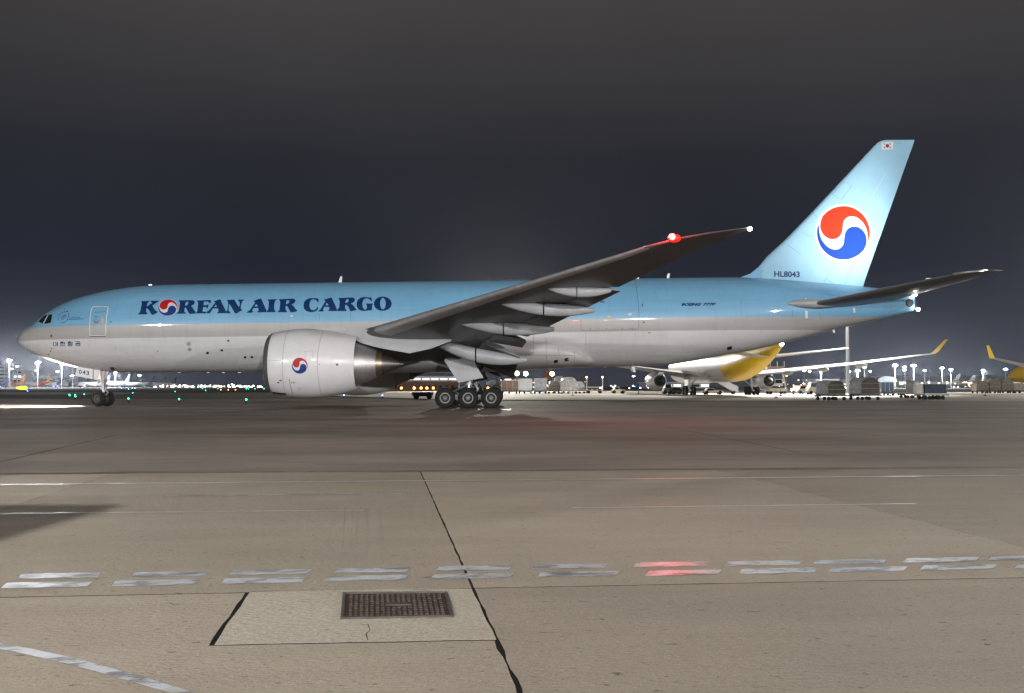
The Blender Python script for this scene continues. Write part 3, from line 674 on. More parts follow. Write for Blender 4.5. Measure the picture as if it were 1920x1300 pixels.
def wing(sgn):
    F = lambda pts: [(x, sgn * y, z) for x, y, z in pts]
    ys = [2.2, 3.2, 4.5, 6, 8, 10.6, 13, 15, 17, 19, 20.5, 22, 22.6, 22.61, 24, 26, 28, 29.6]
    g = G(); rings = []
    for y in ys:
        xl, zl, ch, tc, dr = wing_st(y); c1 = .80 if y < 22.605 else 1.
        rings.append(F(section(xl, y, zl, ch, tc, dr, 0, c1)))
    # raked tip
    for y, xl, zl, ch in ((30.4, 41.05, 7.20, 2.0), (31.3, 42.0, 7.27, 1.32), (32.0, 42.85, 7.31, .72), (32.38, 43.35, 7.33, .22)):
        rings.append(F(section(xl, y, zl, ch, .09, 0)))
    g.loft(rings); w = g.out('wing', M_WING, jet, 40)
    # leading edge slats
    for a, b in ((10.9, 14.9), (14.92, 18.7), (18.72, 22.5), (22.52, 26.1), (26.12, 29.4), (4.6, 8.6)):
        g = G(); rr = []
        for y in (a, lerp(a, b, .33), lerp(a, b, .67), b):
            xl, zl, ch, tc, dr = wing_st(y); k = .42
            tip = y > 29.3
            rr.append(F(section(xl - (.0 if tip else .10), y, zl - (.0 if tip else .06), ch, tc, dr, 0, .115, 10, gap=.001 if tip else .018)))
        g.loft(rr); g.out('slat', paint('slat_metal', (.42, .41, .41), .36, metal=.4, var=.08, scale=1.5), w, 50)
    # trailing edge flaps, lowered
    for nm, a, b, c0, dz, rot in (('inboard_flap', 3.6, 9.0, .78, -.22, .40), ('flaperon', 9.2, 11.2, .79, -.10, .22), ('outboard_flap', 11.5, 22.4, .79, -.06, .17)):
        g = G(); rr = []
        for y in [lerp(a, b, t / 4) for t in range(5)]:
            xl, zl, ch, tc, dr = wing_st(y); fc = ch * (1 - c0) * (.98 if y > 11 else 1.08) + .1; x0 = xl + c0 * ch + .12; z0 = zl + dr * c0 + .02 * ch * .6 + dz
            pts = section(0, y, 0, fc, .13, 0, 0, 1, 8, .03)
            rr.append(F([(x0 + x * math.cos(rot) + z * math.sin(rot), yy, z0 - x * math.sin(rot) + z * math.cos(rot)) for x, yy, z in pts]))
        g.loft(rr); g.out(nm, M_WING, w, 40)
    # flap track fairings
    for y, xa, za, xb, zb, hh, ww in ((8.5, 29.6, 4.25, 35.5, 3.02, .52, .42), (14.0, 31.6, 5.02, 36.95, 4.60, .44, .34), (19.0, 33.9, 5.72, 38.78, 5.27, .40, .30), (22.4, 36.2, 6.12, 39.3, 5.95, .30, .20)):
        for part, t0, t1 in (('fairing_nose', 0, .46), ('fairing_tail', .475, 1)):
            g = G(); rr = []; nst = 9
            for i in range(nst):
                t = lerp(t0, t1, i / (nst - 1)); s = max(.03, math.sin(math.pi * min(1, t * .92 + .04)) ** .62); bend = -.28 * max(0, t - .5) if False else 0
                cx, cz = lerp(xa, xb, t), lerp(za, zb, t) - (.30 * math.sin(math.pi * t) if y < 10 else .12 * math.sin(math.pi * t))
                rr.append([(cx, sgn * y + ww * s * math.cos(2 * math.pi * k / 14), cz + hh * s * (1 if math.sin(2 * math.pi * k / 14) < 0 else .75) * math.sin(2 * math.pi * k / 14)) for k in range(14)])
            g.loft(rr); g.out(part, M_GREY, w, 40)
    # lamps near the tip
    nm = M_LAMPR if sgn < 0 else emit('lamp_green', (.05, 1, .3), 40)
    x, z = loc(1261, 443.5, -30.55); g = G(); g.sphere((x + .05, sgn * 30.66, z - .09), .19, 14, 10, sc=(1.35, 1, .85)); lamp = g.out('position_lamp', nm, w, 60)
    g = G(); g.sphere((x - .06, sgn * 30.84, z - .06), .13, 12, 8); g.out('lamp_glare_core', emit('red_core', (1, .20, .16), 5) if sgn < 0 else nm, w, 60)  # small bright sphere added for the lamp's overexposed centre
    g = G(); g.sphere((43.5, sgn * 32.42, 7.28), .075, 12, 8); g.out('tip_strobe', M_LAMPW, w, 60)
    return w
wing_p = wing(-1); wing_s = wing(1)
xr, zr = loc(1261, 443.5, -30.55)
point('position_lamp_light', (xr - .25, -30.62, zr + .12), 750, (1, .035, .03), .15, jet)
point('tip_strobe_light', (43.65, -32.6, 7.28), 120, (1, .94, .88), .08, jet)

# --- wing to body fairing
g = G(); rings = []
FAIR = [(17.6, 2.2, 2.75, 3.7), (19.5, 2.95, 2.46, 4.3), (22, 3.32, 2.36, 4.7), (26, 3.5, 2.34, 5.0), (30, 3.52, 2.36, 5.2), (33, 3.46, 2.42, 5.2), (35, 3.30, 2.50, 5.05), (37, 3.02, 2.62, 4.75), (38.6, 2.72, 2.70, 4.3), (39.8, 2.2, 2.80, 3.6), (40.4, 1.2, 3.0, 3.3)]
for x in [17.6, 18.5, 19.5, 20.7, 22, 24, 26, 28, 30, 32, 33.5, 35, 36, 37, 37.8, 38.6, 39.2, 39.8, 40.4]:
    w, zb, zt = table(FAIR, x); pts = []
    for k in range(40):
        a = 2 * math.pi * k / 40; c, s = math.cos(a), math.sin(a); zm = lerp(zb, zt, .55)
        ex = .72
        pts.append((x, w * math.copysign(abs(c) ** ex, c), zm + ((zt - zm) if s > 0 else (zm - zb)) * math.copysign(abs(s) ** ex, s)))
    rings.append(pts)
M_FAIR = paint('fairing_paint', (.56, .555, .545), .36, coat=.35, var=.06, scale=.8)
g.loft(rings); fair = g.out('belly_fairing', M_FAIR, jet, 50)
BFA = bvh_of([fuse, fair])
for pl in ([(1000, 620), (1000, 664)], [(1024, 634), (1024, 672)], [(943, 665), (1077, 667)], [(1047, 653), (1048, 668)], [(1077, 655), (1077, 680)], [(943, 677), (943, 694)], [(815, 678), (900, 672), (943, 677)], [(1025, 668), (1026, 688)]):
    v, f = strip2d(pl, .45); decal('panel_seam', v, f, BFA, M_LINE, fair, .01, 5)
for pts in ([(1038.5, 675.5), (1046, 674.5), (1046.5, 679.5), (1038.5, 681)], [(1058.5, 672), (1066, 670.5), (1066.5, 676.5), (1058.5, 678)]):
    v, f = fill2d([pts]); decal('outflow_vent', v, f, BFA, M_DARK, fair, .014, 0)

# --- engines
def engine(sgn):
    e = bpy.data.objects.new('engine', None); COL.objects.link(e); e.parent = jet; e.location = (0, sgn * 9.65, 2.77)
    n = 64
    g = G(); g.lathe([(20.28, 1.86), (20.5, 1.915), (20.9, 1.985), (21.5, 2.06), (22.1, 2.095), (22.7, 2.085), (23.3, 2.03), (24, 1.925), (24.7, 1.785), (25.28, 1.625), (25.29, 1.59), (24.6, 1.66), (23.6, 1.72)], (0, 0, 0), 'x', n); cowl = g.out('cowl', M_WHITE, e, 40)
    g = G(); g.lathe([(20.285, 1.865), (20.15, 1.81), (20.04, 1.74), (19.97, 1.66), (19.94, 1.59), (19.97, 1.53), (20.05, 1.49), (20.3, 1.48), (20.8, 1.56), (21.4, 1.62)], (0, 0, 0), 'x', n); g.out('inlet_lip', M_LIP, e, 60)
    g = G(); g.lathe([(21.4, 1.62), (21.45, .1)], (0, 0, 0), 'x', 32); g.out('fan_disc', M_DARK, e, 0)
    g = G(); g.lathe([(20.7, .02), (20.85, .16), (21.1, .32), (21.42, .45)], (0, 0, 0), 'x', 24); g.out('spinner', paint('spinner_black', (.03, .03, .032), .4), e, 40)
    for k in range(22):
        a = 2 * math.pi * k / 22; c, s = math.cos(a), math.sin(a); g = G(); vs = []
        for r_, tw, hw in ((.4, .3, .12), (1.0, .7, .17), (1.58, 1.1, .19)):
            for q in (-1, 1):
                dx, dt = q * hw * math.cos(tw), q * hw * math.sin(tw); vs.append((21.2 + dx, r_ * c - dt * s, r_ * s + dt * c))
        if k == 0 or True: g.add(vs, [(0, 1, 3, 2), (2, 3, 5, 4)]); g.out('fan_blade', M_HOT, e, 30, recalc=False)
    g = G(); g.lathe([(23.6, 1.40), (24.4, 1.42), (25.2, 1.30), (25.8, 1.10), (26.2, .93), (26.44, .835), (26.44, .79), (26.0, .8)], (0, 0, -.04), 'x', n); g.out('core_cowl', paint('core_metal', (.50, .49, .48), .45, metal=.85, var=.1, scale=3), e, 40)
    g = G(); g.lathe([(26.3, .80), (26.44, .80), (26.8, .755), (26.8, .70), (26.2, .72)], (0, 0, -.04), 'x', 40); g.out('core_nozzle', M_BRONZE, e, 40)
    g = G(); g.lathe([(26.3, .60), (26.8, .62), (27.2, .46), (27.6, .28), (27.95, .10), (28.05, .07), (28.05, .005)], (0, 0, -.04), 'x', 32); g.out('exhaust_plug', M_HOT, e, 40)
    # pylon
    P = [loc(*p, -9.65) for p in ((578, 618.5), (606, 613.2), (640, 614.2), (672, 616), (695, 620), (760, 622), (850, 622), (846, 640), (809, 654), (769, 663), (723, 655), (700, 650), (676, 643), (660, 634))]
    g = G(); cn = len(P)
    hw = [.05, .22, .30, .32, .34, .34, .2, .12, .25, .30, .34, .34, .32, .2]
    vs = [(x, -h_, z - 2.77) for (x, z), h_ in zip(P, hw)] + [(x, h_, z - 2.77) for (x, z), h_ in zip(P, hw)]
    g.add(vs, [tuple(range(cn)), tuple(range(2 * cn - 1, cn - 1, -1))] + [(k, (k + 1) % cn, cn + (k + 1) % cn, cn + k) for k in range(cn)]); py = g.out('pylon', M_GREY, e, 30)
    # chine on the cowl, drain mast
    return e, cowl
eng_p, cowl_p = engine(-1); eng_s, cowl_s = engine(1)
class _Shift:                                        # the cowl's mesh is relative to the engine; shift it for the projection
    pass
def bvh_shift(o, off):
    return BVHTree.FromPolygons([v.co + Vector(off) for v in o.data.vertices], [tuple(p.vertices) for p in o.data.polygons])
BE = bvh_shift(cowl_p, (0, -9.65, 2.77))
def edecal(name, v, f, mat, off=.008, grid=4.):
    o = decal(name, v, f, BE, mat, cowl_p, off, grid)
    for q in o.data.vertices: q.co -= Vector((0, -9.65, 2.77))
    return o
_T = lambda P, cx, cy, rx, ry, s=1.: [(cx + rx * s * x, cy + ry * s * y) for x, y in P]
CIRC = [(math.cos(2 * math.pi * k / 40), math.sin(2 * math.pi * k / 40)) for k in range(40)]
ecx, ecy = 470 + 505 / 5.486, 580 + 581 / 5.486
for P, s, m, off, nm in ((CIRC, 1.05, M_EWHITE, .008, 'emblem_disc'), (RED_P, 1, M_RED, .014, 'emblem_red'), (BLUE_P, 1, M_EBLUE, .014, 'emblem_blue')):
    v, f = fill2d([_T(P, ecx, ecy, 14.8, 14.8, s)]); edecal(nm, v, f, m, off)
def zE(P): return [(470 + x / 5.486, 580 + y / 5.486) for x, y in P]
for pl, w in (([(395,212),(365,270),(340,380),(327,520),(325,640),(335,760),(350,870)], .45), ([(745,220),(715,320),(690,450),(685,580),(695,720),(715,830),(730,885)], .5), ([(395,715),(410,790),(425,850),(445,905)], .8), ([(560,433),(640,430),(640,515),(560,512),(560,433)], .4), ([(125,535),(230,530),(325,525)], .4), ([(490,815),(505,805),(520,815),(505,830),(490,815)], .4)):
    v, f = strip2d(zE(pl), w); edecal('cowl_seam', v, f, M_LINE if w != .8 else M_RUST, .008, 6)
for cx, cy, rx, ry, m in ((889, 570, 13, 13, M_RUST), (706, 570, 5, 5, M_DARK), (285, 755, 10, 8, M_RUST), (308, 733, 14, 7, M_LINE), (422, 755, 6, 5, M_RUST), (446, 755, 10, 5, M_RUST)):
    v, f = fill2d([zE(ell(cx, cy, rx, ry, 14))]); edecal('cowl_mark', v, f, m, .012, 0)
v, f = fill2d([zE([(222, 850), (365, 866), (362, 882), (230, 868)])]); edecal('cowl_scoop', v, f, M_DARK, .012, 4)

# --- fin
FIN = [  # z, x leading, x trailing
    (8.2, 51.2, 59.2), (8.9, 51.5, 59.4), (9.68, 51.83, 59.68), (11.91, 54.02, 60.5), (13.68, 55.74, 61.16), (15.92, 57.86, 61.98), (18.2, 60.02, 62.83)]
g = G(); rings = []
def fin_ring(z, xl, xt, tc=.095, n=14):
    ch = xt - xl; a, b = [], []
    for q in foil(n):
        yt = tc / .2 * ch * (.2969 * math.sqrt(q) - .126 * q - .3516 * q * q + .2843 * q ** 3 - .1015 * q ** 4) + .004
        a.append((xl + q * ch, -yt, z)); b.append((xl + q * ch, yt, z))
    return a[::-1] + b
for z in [8.2, 8.9, 9.3, 9.68, 10.5, 11.2, 11.91, 12.8, 13.68, 14.8, 15.92, 17, 18.0]:
    xl, xt = table(FIN, z); rings.append(fin_ring(z, xl, xt))
for z, xl, xt in ((18.35, 60.17, 62.89), (18.62, 60.44, 62.98), (18.76, 60.75, 63.03)): rings.append(fin_ring(z, xl, xt, .08))
rings.append(fin_ring(18.80, 61.0, 63.04, .02))
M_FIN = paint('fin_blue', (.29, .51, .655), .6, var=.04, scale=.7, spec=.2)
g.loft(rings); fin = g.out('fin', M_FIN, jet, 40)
g = G(); dl = [(50.4, 8.95), (51.34, 9.31), (51.85, 9.72), (52.6, 9.9), (53.5, 8.6), (51, 8.6)]
cn = len(dl); hw = [.05, .06, .10, .22, .3, .25]
g.add([(x, -h_, z) for (x, z), h_ in zip(dl, hw)] + [(x, h_, z) for (x, z), h_ in zip(dl, hw)], [tuple(range(cn)), tuple(range(2 * cn - 1, cn - 1, -1))] + [(k, (k + 1) % cn, cn + (k + 1) % cn, cn + k) for k in range(cn)]); g.out('dorsal_fillet', M_BLUE, jet, 30)
BN = bvh_of([fin])
emblem(1380 + 818 / 4.061, 240 + 800 / 4.061, 49.6, 50.2, BN, fin, (paint('fin_emblem_white', (.74, .70, .70), .65, spec=.15, var=.02), M_FRED, M_FBLUE), 1.08, 0, 6.)
v, f = text2d('HL8043', 1451.5, 508.5, 1499.5, 519.5, rot=.016, extra=.03); decal('registration', v, f, BN, M_NAVY, fin, .008, 6)
v, f = fill2d([[(1652.8, 267), (1674.2, 266.3), (1674.6, 280.6), (1653.4, 281)]]); flag = decal('national_flag', v, f, BN, M_EWHITE, fin, .008, 6)
def flagp(a, b): return [(1663.7 + 3.4 * math.cos(R(q)), 273.7 + 3.4 * math.sin(R(q))) for q in range(a, b + 1, 12)]
v, f = fill2d([flagp(-204, -12)]); decal('flag_red', v, f, BN, M_RED, flag, .014, 0)
v, f = fill2d([flagp(-20, 168)]); decal('flag_blue', v, f, BN, M_EBLUE, flag, .013, 0)
for x, y, a in ((1658.2, 270.4, -.6), (1668.8, 270.2, .6), (1658.4, 277.2, .6), (1669, 277, -.6)):
    d = Vector((math.sin(a), -math.cos(a))) ; q = Vector((d.y, -d.x)); c_ = Vector((x, y))
    v, f = fill2d([[tuple(c_ + d * 1.3 + q * .8), tuple(c_ + d * 1.3 - q * .8), tuple(c_ - d * 1.3 - q * .8), tuple(c_ - d * 1.3 + q * .8)]]); decal('flag_trigram', v, f, BN, M_DARK, flag, .014, 0)
def zG(P): return [(1380 + x / 4.061, 240 + y / 4.061) for x, y in P]
for pl in ([(735,508),(832,405),(885,440),(798,550),(735,508)], [(370,875),(495,965)], [(110,1112),(110,1142)], [(500,795),(585,835)], [(575,640),(625,690),(680,715)], [(755,1020),(668,1182)], [(900,1020),(825,1192)], [(890,1040),(880,1060)], [(1212,95),(1214,115),(1255,116)], [(1310,192),(1328,192)], [(1140,345),(1005,575)], [(685,1150),(735,1185)]):
    v, f = strip2d(zG(pl), .45); decal('fin_seam', v, f, BN, M_BLUELINE if pl[0] != (1140, 345) else M_TRIM, fin, .008, 8)
v, f = strip2d(zG([(985, 862), (1085, 863)]), .6); decal('rudder_gap', v, f, BN, M_LINE, fin, .014, 8)

# --- tailplane
def tailplane(sgn):
    g = G(); rings = []
    for y, xl, zl, xt, zt in ((.6, 53.2, 6.70, 61.3, 7.42), (2.6, 54.89, 6.95, 61.82, 7.58), (5, 57.03, 7.36, 62.4, 7.80), (7.5, 59.26, 7.78, 63.0, 8.0), (9.6, 61.13, 8.13, 63.5, 8.19), (10.2, 61.75, 8.22, 63.64, 8.24), (10.55, 62.4, 8.26, 63.74, 8.27), (10.76, 63.2, 8.28, 63.8, 8.28)):
        rings.append([(x, sgn * yy, z) for x, yy, z in section(xl, y, zl, xt - xl, .085, zt - zl, camber=-.005)])
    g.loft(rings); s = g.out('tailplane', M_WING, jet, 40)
    g = G(); rr = []
    for t in range(8):
        q = t / 7; x = lerp(53.3, 56.4, q); rad = .40 * math.sin(math.pi * (q * .8 + .06)) ** .6
        rr.append([(x, sgn * lerp(2.35, 2.5, q) + rad * math.cos(2 * math.pi * k / 12), lerp(7.02, 6.98, q) + rad * .8 * math.sin(2 * math.pi * k / 12)) for k in range(12)])
    g.loft(rr); g.out('root_fairing', M_GREY, s, 50)
    g = G(); rr = []
    for y, xl, zl, xt, zt in ((9.75, 61.22, 8.16, 62.2, 8.2), (10.2, 61.70, 8.22, 62.5, 8.24), (10.6, 62.42, 8.26, 63, 8.27)):
        rr.append([(x, sgn * yy, z) for x, yy, z in section(xl - .03, y, zl, (xt - xl) * 1.8, .10, 0, 0, .5, 8, gap=.012)])
    g.loft(rr); g.out('tip_edge', M_METAL, s, 50)
    return s
tail_p = tailplane(-1); tail_s = tailplane(1)
for px, py, w, h_ in ((1511, 563, 4, 7), (1511.5, 590, 5, 14), (1601, 582, 4, 9)):   # stabiliser trim scale and vents
    v, f = fill2d([[(px - w / 2, py - h_ / 2), (px + w / 2, py - h_ / 2), (px + w / 2 + 1, py + h_ / 2), (px - w / 2 + 1, py + h_ / 2)]]); decal('trim_plate', v, f, BF, M_TRIM, fuse, .01, 4)
v, f = fill2d([[(1485, 576), (1490, 590), (1540, 594), (1600, 590), (1640, 585), (1660, 574), (1640, 574), (1560, 578), (1500, 578)]])
for pl in ([(1485, 578), (1486, 592)], [(1536, 587), (1540, 600)], [(1668, 584), (1687, 581)], [(1547, 551), (1570, 556), (1600, 557)]):
    v, f = strip2d(pl, .5); decal('skin_seam', v, f, BF, M_BLUELINE, fuse, .008, 5)
# logo lamps on the tailplane, lighting the fin
for sgn in (-1, 1):
    g = G(); g.box((60.8, sgn * 7.25, 8.13), (.28, .2, .12)); g.out('logo_lamp', [M_TRIM], tail_p if sgn < 0 else tail_s, 30)
    lo = spot('logo_lamp_light', (60.8, sgn * 7.2, 8.32), (57.5, 0, 12.7), 6800 if sgn < 0 else 2000, 72, (1, .97, .93), .3, 1.)
    lo.parent = jet

# --- landing gear
def wheel(r, w, name='wheel'):
    wh = bpy.data.objects.new(name, None); COL.objects.link(wh)
    g = G(); g.lathe([(-w * .36, r * .50), (-w * .46, r * .60), (-w * .5, r * .74), (-w * .44, r * .90), (-w * .30, r * .985), (-w * .18, r), (-w * .165, r * .985), (-w * .15, r), (-w * .02, r), (0, r * .985), (w * .02, r), (w * .15, r), (w * .165, r * .985), (w * .18, r), (w * .30, r * .985), (w * .44, r * .90), (w * .5, r * .74), (w * .46, r * .60), (w * .36, r * .50)], (0, 0, 0), 'y', 40); g.out('tyre', M_RUB, wh, 40)
    g = G()
    for s in (-1, 1):
        g.lathe([(s * w * .36, r * .50), (s * w * .41, r * .515), (s * w * .41, r * .455), (s * w * .28, r * .435), (s * w * .16, r * .40)], (0, 0, 0), 'y', 32)
    g.out('rim', M_RIM, wh, 30)
    g = G(); g.cyl((0, -w * .34, 0), (0, w * .34, 0), r * .17, n=20); g.cyl((0, -w * .2, 0), (0, w * .2, 0), r * .28, n=20); g.out('hub', paint('hub_grey', (.17, .165, .155), .5, metal=.3, var=.2, scale=9), wh, 30)
    g = G(); g.cyl((0, -w * .2, 0), (0, w * .2, 0), r * .42, n=20); g.out('brake', M_DARK, wh, 30)
    return wh
proto = None
def main_gear(sgn):
    global proto
    e = bpy.data.objects.new('main_gear', None); COL.objects.link(e); e.parent = jet; e.location = (31.79, sgn * 5.5, 0)
    for dx in (-1.465, 0, 1.465):
        for dy in (-.70, .70):
            if proto is None: proto = wheel(.655, .53); w = proto
            else: w = dup(proto, e)
            w.parent = e; w.location = (dx, dy, .65); w.rotation_euler = (0, random.uniform(0, 6), 0)
    g = G(); g.box((0, 0, .70), (3.3, .26, .30)); g.out('bogie_beam', M_STRUT, e, 30)
    for dx in (-1.465, 0, 1.465):
        g = G(); g.cyl((dx, -.62, .65), (dx, .62, .65), .09); g.out('axle', M_STRUT, e, 40)
    g = G(); g.cyl((0, 0, .8), (.02, 0, 1.7), .155, n=18); g.out('piston', M_METAL, e, 40)
    g = G(); g.cyl((.02, 0, 1.55), (.06, 0, 4.0), .24, n=18); g.cyl((.02, 0, 1.5), (.02, 0, 1.62), .29, n=18); g.out('strut', M_STRUT, e, 40)
    for a, b in (((.30, 0, 1.55), (.62, 0, 1.2)), ((.62, 0, 1.2), (.3, 0, .9))):
        g = G(); g.cyl(a, b, .07, n=8); g.out('torque_link', M_STRUT, e, 40)
    g = G(); g.cyl((.1, 0, 1.75), (1.5, -sgn * 1.6, 3.4), .10, n=10); g.out('drag_brace', M_STRUT, e, 40)
    g = G(); g.cyl((.0, 0, 1.9), (-1.2, -sgn * 1.8, 3.6), .09, n=10); g.out('side_brace', M_STRUT, e, 40)
    for k in range(4):
        g = G(); pts = [(.2, (k - 1.5) * .12, 1.7), (.42 + .05 * k, (k - 1.5) * .16, 1.35), (.3 + .2 * k, (k - 1.5) * .2, 1.05), (.6 + .1 * k, (k - 1.5) * .2, .82)]
        for a, b in zip(pts, pts[1:]): g.cyl(a, b, .022, n=6)
        g.out('hydraulic_hose', M_RUB, e, 40)
    g = G(); g.cyl((-1.2, 0, .95), (-.15, 0, 1.45), .065, n=8); g.out('trim_actuator', M_METAL, e, 40)
    # door on the outer side
    P = [loc(*p, -6.2) for p in ((848, 654.5), (882.5, 659), (892.4, 685), (907, 708.6), (859.7, 718), (833, 676))]
    lo_ = [(x - 31.79, sgn * (.75 + (.14 if z < 3.2 else -.02 if z > 3.6 else .14)), z) for x, z in P]
    g = G(); off = (0, -sgn * .05, 0)
    a = [lo_[0], lo_[1], lo_[2], lo_[5]]; g.plate(a, off); a = [lo_[5], lo_[2], lo_[3], lo_[4]]; g.plate(a, off)
    g.out('gear_door', M_GREY, e, 20)
    g = G(); g.cyl((.0, sgn * .1, 2.4), (-.1, sgn * .72, 2.6), .05, n=8); g.out('door_link', M_STRUT, e, 30)
    return e
mg_p = main_gear(-1); mg_s = main_gear(1)
# aft body gear door stub seen behind the bogie
g = G(); g.plate([(*[loc(911, 697, -2.6)[0]], -2.6, loc(911, 697, -2.6)[1]), (loc(934, 697, -2.6)[0], -2.6, loc(934, 697, -2.6)[1]), (loc(942, 709, -2.6)[0], -2.6, loc(942, 709, -2.6)[1])], (0, .08, 0)); g.out('inner_gear_door', M_DARK, jet, 0)
ng = bpy.data.objects.new('nose_gear', None); COL.objects.link(ng); ng.parent = jet; ng.location = (5.98, 0, 0); ng.rotation_euler = (0, 0, -R(20))
nwp = None
for dy in (-.43, .43):
    w = wheel(.535, .42); w.parent = ng; w.location = (0, dy, .53)
g = G(); g.cyl((0, -.4, .53), (0, .4, .53), .075); g.out('axle', M_STRUT, ng, 40)
g = G(); g.cyl((0, 0, .53), (0, 0, 1.35), .095, n=16); g.out('piston', M_METAL, ng, 40)
g = G(); g.cyl((0, 0, 1.2), (0, 0, 2.75), .16, n=16); g.cyl((0, 0, 1.15), (0, 0, 1.3), .21, n=16); g.box((0, 0, 1.75), (.3, .46, .25)); g.out('strut', M_WHITE, ng, 40)
g = G(); g.cyl((.12, 0, 1.25), (.42, 0, .95), .05, n=8); g.cyl((.42, 0, .95), (.08, 0, .66), .05, n=8); g.out('torque_link', M_STRUT, ng, 40)
g = G(); g.cyl((.1, 0, 1.7), (.55, -.15, 2.6), .06, n=8); g.out('drag_brace', M_WHITE, ng, 40)
for k in range(3):
    g = G(); g.cyl((.18, -.1 + k * .1, 1.15), (.26, -.12 + k * .12, 2.5), .022, n=6); g.out('hydraulic_hose', M_RUST if k == 1 else M_RUB, ng, 40)
for sgn in (-1, 1):
    g = G(); g.lathe([(-.06, .13), (.05, .10), (.09, .04)], (-.20, sgn * .2, 1.72), 'x', 16, cap1=True); g.out('taxi_lamp_housing', M_STRUT, ng, 30)
    g = G(); g.cyl((-.265, sgn * .2, 1.72), (-.25, sgn * .2, 1.72), .12, n=16); g.out('taxi_lamp_lens', emit('taxi_lens', (1, .92, .88), 90), ng, 30)
    g = G(); g.cyl((-.1, sgn * .2, 1.72), (0, sgn * .12, 1.74), .04, n=8); g.out('lamp_bracket', M_STRUT, ng, 30)
tl = spot('taxi_lamp_light', (5.55, -.1, 1.72), (-5, -.6, 0), 60000, 105, (1, .90, .86), .12, .6); tl.parent = jet
# nose gear doors with the fleet number
for sgn in (-1, 1):
    yy = sgn * .62; P = [loc(*p, -.62) for p in ((144.5, 688), (174, 692.6), (173.8, 711), (141, 705))]; Q = [loc(*p, -.62) for p in ((175.8, 692.9), (187.8, 694.8), (184, 713.2), (175.6, 711.4))]
    for pts, nm in ((P, 'nose_gear_door'), (Q, 'rear_nose_gear_door')):
        g = G(); g.plate([(x, yy, z) for x, z in pts], (0, .04 * sgn * -1, 0)); o = g.out(nm, M_WHITE, jet, 0)
        if sgn < 0 and nm == 'nose_gear_door': ndoor = o
    g = G(); g.plate([(x, yy - .012 * sgn * -1, z) for x, z in [loc(*p, -.62) for p in ((174.1, 692.6), (175.7, 692.9), (175.5, 711.4), (173.9, 711.1))]], (0, .02 * -sgn, 0)); g.out('door_gap', M_RUST, jet, 0)
BD = bvh_of([ndoor])
for ch, x0 in (('0', 148), ('4', 155), ('3', 161.8)):
    v, f = text2d(ch, x0, 693 + (x0 - 148) * .15, x0 + 5.6, 701.2 + (x0 - 148) * .15, extra=.02, rot=.12); decal('door_digit', v, f, BD, M_NAVY, ndoor, .012, 0)
v, f = fill2d([[(205, 689), (213.5, 688.8), (216, 693.4), (209.5, 693.6)]]); decal('gear_bay_opening', v, f, BF, M_DARK, fuse, .012, 0)

# ================================================================== floodlight masts behind the photographer
M_POLE = paint('galvanised_pole', (.11, .113, .118), .5, metal=.4, var=.08)
M_HEAD = emit('flood_lens', (1, .95, .86), 45)
def mast(x, y, h_, label, face, n_heads=6, width=4.0, lens=None, r0=.38, group='floodlight masts of the airport', cat='floodlight mast'):
    t = thing('floodlight_mast', label, cat, (x, y, 0), group=group)
    g = G(); g.cyl((0, 0, 0), (0, 0, h_ + .3), r0, r0 * .5, 14); g.out('pole', M_POLE, t, 40)
    a = math.atan2(face[1] - y, face[0] - x); ux, uy = -math.sin(a), math.cos(a)
    g = G(); g.cyl((-ux * width / 2, -uy * width / 2, h_), (ux * width / 2, uy * width / 2, h_), .12, n=8); g.cyl((-ux * width / 2, -uy * width / 2, h_ + .7), (ux * width / 2, uy * width / 2, h_ + .7), .1, n=8); g.out('head_frame', M_POLE, t, 40)
    for k in range(n_heads):
        s = lerp(-width / 2, width / 2, (k + .5) / n_heads); fx, fy = math.cos(a), math.sin(a); cx, cy = ux * s + fx * .35, uy * s + fy * .35
        for row in (0, 1):
            if row and n_heads > 5 and k % 2: continue
            z = h_ + .1 + row * .62; g = G(); g.box((cx, cy, z), (.36, .56, .5), rz=a); g.out('lamp_housing', M_POLE, t, 0)
            g = G(); g.box((cx + fx * .2, cy + fy * .2, z - .03), (.03, .5, .44), rz=a); g.out('lamp_lens', lens or M_HEAD, t, 0)
    return t
for i, (x, y, z, w, tg) in enumerate(FLOODS_NEAR):
    mast(x, y, z, ['tall floodlight mast nearest behind the photographer', 'tall floodlight mast far behind the photographer', 'tall floodlight mast behind the photographer toward the nose side', 'tall floodlight mast behind the photographer toward the tail side'][i], tg)
    d = (Vector(tg) - Vector((x, y, z))).normalized() * 1.2
    spot('flood_light', (x + d.x, y + d.y, z + .3), tg, w, 120 if y < -40 else 155, (1, .985, .975), .9, .4)

# ================================================================== things on the apron behind the freighter
def gz(px, d): return (px - 960) / FPX * d           # sideways position at depth d (ground things, small tilt)
def px2(px, d, py=735):
    p = at(px, py, d); return p.x
M_YEL = paint('courier_yellow', (.90, .58, .0), .4, coat=.15, var=.03)
M_CRED = paint('courier_red', (.45, .01, .012), .3, coat=.5, var=.03)
M_BODYW = paint('airliner_white', (.74, .74, .74), .32, coat=.4, var=.03)
M_WGREY = paint('airliner_wing_grey', (.42, .42, .43), .4, coat=.2, var=.06)
M_TEAL = paint('dark_teal_paint', (.010, .045, .050), .35, coat=.4, var=.05)
M_PURP = paint('violet_paint', (.16, .14, .34), .35, coat=.3, var=.08)
M_FNAVY = paint('fin_navy_paint', (.014, .022, .075), .35, coat=.3, var=.05)
M_ORED = paint('fin_red_paint', (.50, .05, .012), .35, coat=.3, var=.05)
M_OYEL = paint('fin_orange_paint', (.75, .36, .02), .35, coat=.3, var=.05)

